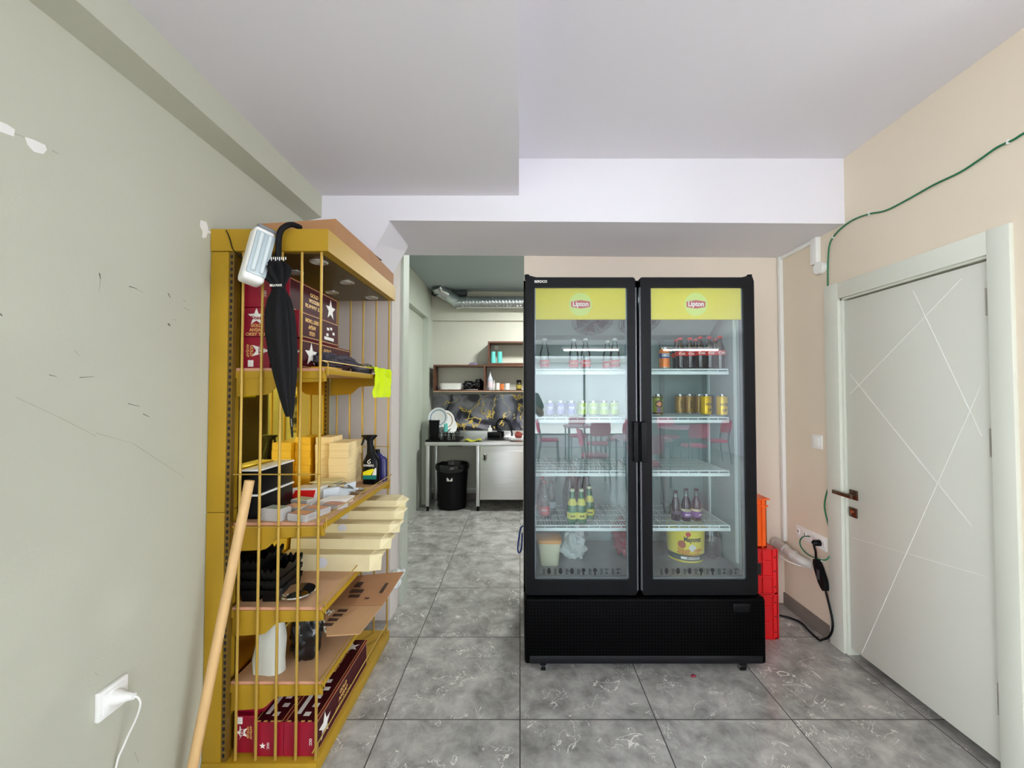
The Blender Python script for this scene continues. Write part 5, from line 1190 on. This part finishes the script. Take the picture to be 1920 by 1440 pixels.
def tumbler(px, Y, z0, m, label, h=.1, r=.03, group=None, cat='glass', nm_='drinking_glass'):
    x = xr(px, Y); o = MB().lathe([(r, 0), (r, .002), (r*.8, h), (r*.72, h), (r*.9, .003), (.002, .003)][::1], (0, 0, 0), 20, (False, True)).build(nm_, m, None, origin=(0, 0, 0)); o.location = (x, Y, z0); return tag(o, label, cat, group)
tumbler(836, 5.1, zt_+.095, M['teal'], 'teal plastic tumbler upside down in the dish rack', .1, .03, None, 'tumbler', 'tumbler')
for px, l in ((829, 'leftmost clear glass at the foot of the dish rack'), (842, 'middle clear glass at the foot of the dish rack'), (851, 'rightmost clear glass at the foot of the dish rack')):
    tumbler(px, 5.0, zt_, CG, l, .10, .026, 'clear glasses by the dish rack')
# waste bin
bxx = xr(849, 5.12); bn = empty('waste_bin', 'round black waste bin under the left of the steel counter', 'bin', (bxx, 5.12, 0))
MB().lathe([(.16, 0), (.175, .01), (.185, .3), (.2, .52), (.19, .52), (.165, .02)], (bxx, 5.12, 0), 36, (True, True)).build('bin', M['black'], bn)
mb = MB(); rs = []
for zz_, r_ in ((.47, .203), (.49, .212), (.53, .212), (.555, .2), (.55, .185), (.50, .17)):
    rs.append([Vector((bxx+(r_+.01*noise.noise(Vector((math.cos(t)*3, math.sin(t)*3, zz_*8))))*math.cos(t), 5.12+(r_+.01*noise.noise(Vector((math.cos(t)*3, math.sin(t)*3, zz_*8+4))))*math.sin(t), zz_+.012*noise.noise(Vector((t*2, zz_*3, 1))))) for t in [2*math.pi*k/36 for k in range(36)]])
mb.rings(rs, False, True).build('bin_liner', mat('bin_bag', (10,10,14), .22, coat=.3), bn)
p = at(843, 899, 4.94); MB().box(p.x-.035, p.x+.035, 4.93, 4.945, p.z-.022, p.z+.022, .002).build('bin_label', M['whitep'], bn)
# marble splashback and wall shelves
o = MB().box(-1.19, .9, 5.478, 5.499, .94, 1.43, .001).build('splashback_panel', M['marble'], None, 0); tag(o, 'glossy black marble splashback panel with gold veins above the counter', 'panel')
def shelf_open(label, px0, px1, py0, py1, Y0, div=None):
    x0, x1 = xr(px0, Y0), (xr(px1, Y0) if px1 < 990 else .7); z1, z0 = at(900, py0, Y0).z, at(900, py1, Y0).z; t = .022
    g = empty('wall_shelf', label, 'shelf', ((x0+x1)/2, 5.35, z0), 'walnut box shelves')
    for a, n_ in (((x0, x1, z1-t, z1), 'top_board'), ((x0, x1, z0, z0+t), 'bottom_board'), ((x0, x0+t, z0+t, z1-t), 'side_board'), ((x1-t, x1, z0+t, z1-t), 'side_board')):
        MB().box(a[0], a[1], Y0, 5.465 if z1 > 2.4 else 5.498, a[2], a[3], .001).build(n_, M['walnut'], g, 0)
    if div: x = xr(div, Y0); MB().box(x-t/2, x+t/2, Y0, 5.498, z0+t, z1-t, .001).build('divider', M['walnut'], g, 0)
    return z0+t, z1
YS = 5.27
za_, zb_ = shelf_open('long walnut box shelf on the kitchen wall, holding bowl, mugs and bottle', 812, 1100, 684, 734.5, YS, 908.5)
zc_, zd_ = shelf_open('walnut box shelf above, holding two teal tumblers', 914.5, 1100, 640, 683.6, YS)
mb = MB().box(xr(812, YS), .7, YS-.004, YS, za_-.022, za_-.014).build('light_edge', mat('edge_light', (214,180,150), .4), bpy.data.objects['wall_shelf'], 0)
for px, l in ((924.5, 'left teal tumbler upside down on the upper walnut shelf'), (937, 'right teal tumbler upside down on the upper walnut shelf')):
    tumbler(px, 5.34, zc_, M['teal'], l, .155, .037, 'teal tumblers on the walnut shelf', 'tumbler', 'tumbler')
p = at(930, 649, 5.36); o = MB().box(p.x-.024, p.x+.024, 5.47, 5.478, p.z-.03, p.z+.015, .001); o = o.build('wall_note', M['whitep'], None, 0); tag(o, 'small square white card on the wall inside the upper walnut shelf', 'card')
x0, x1 = xr(823, 5.33), xr(865, 5.33); xc = (x0+x1)/2; w = (x1-x0)/2
o = MB().loft([(xc, 5.38, za_, w*.86, .07), (xc, 5.38, za_+.01, w*.93, .08), (xc, 5.38, za_+.088, w, .085), (xc, 5.38, za_+.092, w*1.02, .087), (xc, 5.38, za_+.092, w*.97, .08), (xc, 5.38, za_+.012, w*.86, .07)], p=4).build('white_basin', M['whitep'], None); tag(o, 'white rectangular plastic basin on the lower walnut shelf', 'basin')
mb = MB().blob((xr(879, 5.36), 5.38, za_+.06), (.08, .07, .06), .3, 2.4, 41, 28, 20, .95, 1); mb.blob((xr(898, 5.36), 5.39, za_+.075), (.065, .06, .075), .3, 2.0, 44, 28, 20, .96, 1)
o = mb.build('black_cloth_heap', mat('bin_bag', (10,10,14), .22, coat=.3), None); tag(o, 'crumpled black bag heaped beside the white basin on the walnut shelf', 'bag')
o = MB().loft([(xr(884, 5.3), 5.30, za_, .085, .028), (xr(884, 5.3), 5.30, za_+.012, .09, .03)]).build('flat_dish', mat('plate_grey', (150,150,148), .4), None); tag(o, 'flat pale dish in front of the black bag on the walnut shelf', 'dish')
mb = MB(); xx = xr(886, 5.33)
for k in range(4):
    zq = zb_+.001+k*.009; s_ = .01*k; mb.hexa([(xx-.06+s_, 5.30, zq), (xx+.06, 5.30, zq), (xx+.06, 5.38, zq), (xx-.06+s_, 5.38, zq), (xx-.06+s_, 5.30, zq+.005), (xx+.06, 5.30, zq+.008), (xx+.06, 5.38, zq+.008), (xx-.06+s_, 5.38, zq+.005)])
o = mb.build('folded_cloths', mat('lilac_grey', (140,128,158), .7), None, 0); tag(o, 'folded lilac cloth lying on top of the walnut shelf', 'cloth')
def kbottle(px, h, r, m, label, capm, labm=None, nm_='glass_bottle', cat='bottle'):
    x = xr(px, 5.36); g = MB().lathe([(r*.92, 0), (r, .006), (r, h*.5), (r*.8, h*.6), (r*.36, h*.75), (r*.34, h*.96)], (0, 0, 0), 20).build(nm_, m, None, origin=(0, 0, 0)); g.location = (x, 5.36, za_); tag(g, label, cat)
    o = MB().lathe([(r*.4, h*.95), (r*.4, h)], (0, 0, 0), 14).build('cap', capm, None, origin=(0, 0, 0)); o.parent = g
    if labm: o = MB().lathe([(r+.0005, h*.12), (r+.001, h*.12), (r+.001, h*.42), (r+.0005, h*.42)], (0, 0, 0), 20, (False, False)).build('label_band', labm, None, origin=(0, 0, 0)); o.parent = g
kbottle(919, .27, .038, mat('pale_bottle', (190,196,204), .12), 'tall clear bottle with white and red label right of the shelf divider', mat('grey_cap', (120,124,128), .4), mat('label_white_red', (216,200,206), .5))
kbottle(926.5, .13, .016, M['whitep'], 'slim white bottle beside the tall clear bottle', M['whitep'])
def mug(px, h, r, m, label, handle=None, bandm=None):
    x = xr(px, 5.34); g = MB().lathe([(r*.9, 0), (r, .004), (r, h), (r*.9, h), (r*.85, .006)], (0, 0, 0), 24, (True, True)).build('mug', m, None, origin=(0, 0, 0)); g.location = (x, 5.34, za_); tag(g, label, 'mug', 'mugs on the walnut shelf')
    if handle: o = MB().tube(smooth_path([(handle*r*.95, 0, h*.82), (handle*r*1.55, 0, h*.75), (handle*r*1.6, 0, h*.35), (handle*r*.95, 0, h*.2)]), .005, 8).build('handle', m, None, origin=(0, 0, 0)); o.parent = g
    if bandm: o = MB().lathe([(r+.0006, h*.1), (r+.0006, h*.9)], (0, 0, 0), 24, (False, False)).build('colour_band', bandm, None, origin=(0, 0, 0)); o.parent = g
mug(933, .095, .029, mat('mug_white', (222,226,220), .3), 'plain white beaker left of the orange mug')
mug(941, .085, .026, mat('mug_orange', (190,96,40), .3), 'orange striped mug between the white beaker and patterned mug', None, mat('mug_orange2', (214,120,60), .3))
mug(951, .09, .034, mat('mug_white', (222,226,220), .3), 'white patterned mug with its handle to the left', -1)
x = xr(973, 5.36); g = MB().lathe([(.034, 0), (.036, .004), (.036, .085), (.028, .10)], (0, 0, 0), 24).build('spice_jar', mat('jar_dark', (60,56,40), .15), None, origin=(0, 0, 0)); g.location = (x, 5.36, za_); tag(g, 'dark jar with yellow label at the right of the walnut shelf', 'jar')
o = MB().lathe([(.032, .10), (.032, .135)], (0, 0, 0), 24).build('lid', M['black'], None, origin=(0, 0, 0)); o.parent = g
o = MB().lathe([(.0366, .02), (.0366, .07)], (0, 0, 0), 24, (False, False)).build('label_band', mat('jar_label', (170,150,60), .5), None, origin=(0, 0, 0)); o.parent = g
# duct
dk = empty('ventilation_duct', 'silver spiral ventilation duct running along the top of the kitchen wall', 'duct', (-.4, 5.3, 2.6))
dz = at(900, 566, 5.3).z; r_ = .078; xe = xr(862, 5.3)
n_ = 30; prof = []
pts = [Vector((xe+(.7-xe)*k/240, 5.33, dz)) for k in range(241)]; rad = [r_+(.0028 if k % 7 == 0 else 0) for k in range(241)]
MB().tube(pts, rad, 28).build('spiral_pipe', M['duct'], dk)
e1 = at(838, 573, 5.32); e0 = at(817, 548, 5.2)
MB().tube([(xe+.005, 5.33, dz), (xe-.06, 5.33, dz-.01)], r_*1.04, 28).build('elbow_section', M['duct'], dk)
q1 = Vector((xe-.03, 5.33, dz)); q2 = Vector((xe-.17, 5.31, dz+.09)); q3 = Vector((xe-.27, 5.24, dz+.14)); q4 = Vector((xe-.29, 5.2, ZK-.0))
MB().tube([q1, q1+(q2-q1)*.25, q2], r_*1.02, 28).build('elbow_section', M['duct'], dk)
MB().tube([q2-(q3-q2)*.2, q3], r_*1.05, 28).build('elbow_section', M['duct'], dk)
MB().tube([q3-(q4-q3)*.1, q4], r_*1.0, 28).build('elbow_section', M['duct'], dk)
MB().box(-1.19, -.72, 5.35, 5.45, ZK-.07, ZK-.005, .003).build('mounting_plate', mat('dark_plate', (60,66,70), .5), dk)
#@@LAMPS
# unseen round kitchen lamp added for brightness, right of the opening, and dining room tubes
kl = empty('kitchen_fill_lamp', 'unseen round white lamp added to brighten the kitchen', 'lamp', (.35, 4.4, ZK-.06))
MB().lathe([(.16, 0), (.16, .06)], (.35, 4.4, ZK-.06), 32).build('lamp_body', M['whitep'], kl)
l = bpy.data.lights.new('kitchen_fill_light', 'AREA'); l.shape = 'DISK'; l.size = .3; l.energy = 17; l.color = (.97, 1, .98)
o = bpy.data.objects.new('kitchen_fill_light', l); COL.objects.link(o); o.location = (.35, 4.4, ZK-.07)
tl = None
for k, (x, y) in enumerate(((1.62, -4.9), (3.9, -4.9), (1.62, -2.2), (3.9, -2.2))):
    if k == 0:
        tl = empty('ceiling_tube_light', 'tube light', 'lamp', (0, 0, 0), 'dining room tube lights')
        o = MB().box(-.66, .66, -.045, .045, .03, .08, .004).build('fitting', M['whitep'], None, origin=(0, 0, 0)); o.parent = tl
        o = MB().tube([(-.62, 0, .012), (.62, 0, .012)], .016, 14).build('tube', mat('tube_lit', (240,250,255), .3, emit=22), None, origin=(0, 0, 0)); o.parent = tl
        tl.location = (x, y, 2.42); tl['label'] = 'lit tube light near the shop front, right of the camera line'
    elif k < 2: dup(tl, (x, y, 2.42), 0, 'lit tube light near the shop front, farther right')
#@@DINING
def chair():
    t = empty('dining_chair', '', 'chair', (0, 0, 0), 'pink dining chairs seen mirrored in the fridge glass')
    def pb(mb, n, m): o = mb.build(n, m, None, origin=(0, 0, 0)); o.parent = t
    pb(MB().loft([(0, 0, .43, .19, .19), (0, 0, .445, .21, .21), (0, 0, .475, .20, .20), (0, 0, .48, .15, .15)], p=4), 'seat', M['pink'])
    for sx in (-1, 1):
        pb(MB().tube([(sx*.19, -.2, 0), (sx*.17, -.17, .43)], .013, 10), 'leg', M['chairleg'])
        pb(MB().tube(smooth_path([(sx*.19, .24, 0), (sx*.175, .18, .43), (sx*.175, .20, .62), (sx*.17, .25, .84)]), .013, 10), 'leg', M['chairleg'])
    def bk(u, v):
        a = (u-.5)*2; return (a*.2*(1-.25*abs(v-.5)), .235+.05*v-.04*a*a, .62+.26*v)
    pb(MB().sheet(bk, 12, 8, .03), 'backrest', M['pink']); return t
ch0 = chair()
def table(x, y, label, first=[]):
    if not first:
        t = empty('dining_table', label, 'table', (0, 0, 0), 'pale dining tables seen mirrored in the fridge glass')
        o = MB().loft([(0, 0, .725, .40, .36), (0, 0, .75, .40, .36)], p=6, seg=40).build('table_top', mat('table_pinkish', (214,150,176), .4), None, origin=(0, 0, 0)); o.parent = t
        o = MB().loft([(0, 0, .715, .41, .37), (0, 0, .7248, .41, .37)], p=6, seg=40).build('top_edge', M['whitep'], None, origin=(0, 0, 0)); o.parent = t
        for sx in (-1, 1):
            for sy in (-1, 1): o = MB().tube([(sx*.34, sy*.3, 0), (sx*.34, sy*.3, .715)], .016, 10).build('leg', M['chairleg'], None, origin=(0, 0, 0)); o.parent = t
        t.location = (x, y, 0); first.append(t)
    else: dup(first[0], (x, y, 0), 0, label)
table(1.36, -4.5, 'dining table mirrored at the left of the left fridge door')
table(1.95, -2.2, 'nearest dining table mirrored in the left fridge door')
table(3.4, -4.2, 'dining table mirrored in the right fridge door')
ps = [(.62, -4.35, R(90)), (1.36, -5.15, R(180)), (1.55, -3.75, R(0)), (2.1, -4.5, R(-90)), (1.75, -1.45, R(0)), (1.2, -2.2, R(90)), (2.1, -3.0, R(180)), (3.3, -3.4, 0), (2.75, -4.2, R(90)), (4.1, -4.2, R(-90)), (3.4, -4.95, R(180))]
lbl = ['pink chair left of the far mirrored table, side view', 'pink chair behind the far mirrored table', 'pink chair in front of the far mirrored table', 'pink chair right of the far mirrored table', 'pink chair in front of the nearest mirrored table', 'pink chair left of the nearest mirrored table', 'pink chair behind the nearest mirrored table', 'pink chair in front of the table mirrored at right', 'pink chair left of the table mirrored at right', 'pink chair right of the table mirrored at right', 'pink chair behind the table mirrored at right']
for k, (x, y, a) in enumerate(ps):
    if k == 0: ch0.location = (x, y, 0); ch0.rotation_euler = (0, 0, a); ch0['label'] = lbl[0]
    else: dup(ch0, (x, y, 0), a, lbl[k])
#@@PERSON
def skin_fig(name, verts, edges, radii, m, parent, root=0, sub=2):
    me = bpy.data.meshes.new(name); me.from_pydata(verts, edges, []); o = bpy.data.objects.new(name, me); COL.objects.link(o); me.materials.append(m)
    md = o.modifiers.new('skin', 'SKIN'); md.use_smooth_shade = True
    for i, r_ in enumerate(radii): me.skin_vertices[0].data[i].radius = (r_, r_) if not isinstance(r_, tuple) else r_; me.skin_vertices[0].data[i].use_root = (i == root)
    o.modifiers.new('sub', 'SUBSURF').levels = sub; o.modifiers['sub'].render_levels = sub
    dg = bpy.context.evaluated_depsgraph_get(); me2 = bpy.data.meshes.new_from_object(o.evaluated_get(dg)); o.modifiers.clear(); o.data = me2
    for p_ in me2.polygons: p_.use_smooth = True
    o.parent = parent; return o
per = empty('person', 'person in black T-shirt and dark trousers standing with phone raised, seen mirrored in the fridge', 'person', (0, -.42, 0))
# face towards +Y; pelvis, spine, head, arms to the phone, legs
V = [(0,0,.95),(0,-.01,1.12),(0,-.01,1.30),(0,0,1.42),(0,.005,1.50),(0,.02,1.57),(0,.02,1.68),
     (.17,0,1.39),(.245,.09,1.19),(.085,.29,1.36),(-.17,0,1.39),(-.245,.09,1.19),(-.085,.29,1.36),
     (.1,0,.88),(.11,.02,.50),(.12,-.02,.09),(.13,.14,.035),(-.1,0,.88),(-.11,.02,.50),(-.12,-.02,.09),(-.13,.14,.035)]
E = [(0,1),(1,2),(2,3),(3,4),(4,5),(5,6),(3,7),(7,8),(8,9),(3,10),(10,11),(11,12),(0,13),(13,14),(14,15),(15,16),(0,17),(17,18),(18,19),(19,20)]
RD = [(.15,.11),(.14,.10),(.16,.11),(.11,.08),.052,.078,.085,.055,.042,.03,.055,.042,.03,.085,.058,.04,.035,.085,.058,.04,.035]
skin_fig('body', V, E, RD, M['skin'], per)
skin_fig('t_shirt', [(0,0,.93),(0,-.01,1.12),(0,-.01,1.30),(0,0,1.40),(.17,0,1.39),(.235,.07,1.24),(-.17,0,1.39),(-.235,.07,1.24)], [(0,1),(1,2),(2,3),(3,4),(4,5),(3,6),(6,7)], [(.185,.14),(.165,.125),(.18,.13),(.115,.09),.078,.065,.078,.065], M['fabric'], per)
skin_fig('trousers', [(0,0,.96),(.1,0,.86),(.11,.02,.50),(.12,-.02,.1),(-.1,0,.86),(-.11,.02,.50),(-.12,-.02,.1)], [(0,1),(1,2),(2,3),(0,4),(4,5),(5,6)], [(.17,.13),.105,.078,.065,.105,.078,.065], mat('dark_trousers', (26,28,36), .8), per)
mb = MB().blob((0, -.42+.005, 1.70), (.092, .10, .085), .1, 4, 2, 28, 18); mb.build('hair', mat('dark_hair', (28,22,20), .6), per)
fc_ = MB(); 
for sx in (-1, 1): fc_.blob((sx*.032, -.42+.098, 1.635), (.013, .007, .007), 0, 1, 0, 12, 8)
fc_.build('eyes', M['white_ink'], per)
MB().blob((0, -.42+.108, 1.605), (.012, .018, .02), 0, 1, 0, 12, 8).build('nose', M['skin'], per)
MB().blob((0, -.42+.095, 1.565), (.022, .008, .006), 0, 1, 0, 12, 8).build('mouth', mat('lips', (170,90,86), .5), per)
for sx in (-1, 1):
    MB().blob((sx*.088, -.42+.015, 1.625), (.01, .018, .03), .1, 2, 0, 12, 8).build('ear', M['skin'], per)
    hv, he, hr = [(sx*.085, .29, 1.36), (sx*.075, .315, 1.40), (sx*.07, .32, 1.43)], [(0,1),(1,2)], [.026, .03, .026]
    for k in range(4):
        b_ = len(hv); zq = 1.405+.013*k; hv += [(sx*.072, .33, zq), (sx*.068, .352, zq+.006), (sx*(.048-.004*k), .358, zq+.008)]; he += [(1 if k < 2 else 2, b_), (b_, b_+1), (b_+1, b_+2)]; hr += [.009, .008, .007]
    b_ = len(hv); hv += [(sx*.06, .30, 1.425), (sx*.05, .318, 1.45)]; he += [(2, b_), (b_, b_+1)]; hr += [.01, .008]
    skin_fig('hand', hv, he, hr, M['skin'], per, 0, 1)
ph = MB().box(-.075, .075, -.07, -.062, 1.395, 1.468, .003).build('phone', M['blackg'], None); tag(ph, 'dark phone held up sideways by the person', 'phone')
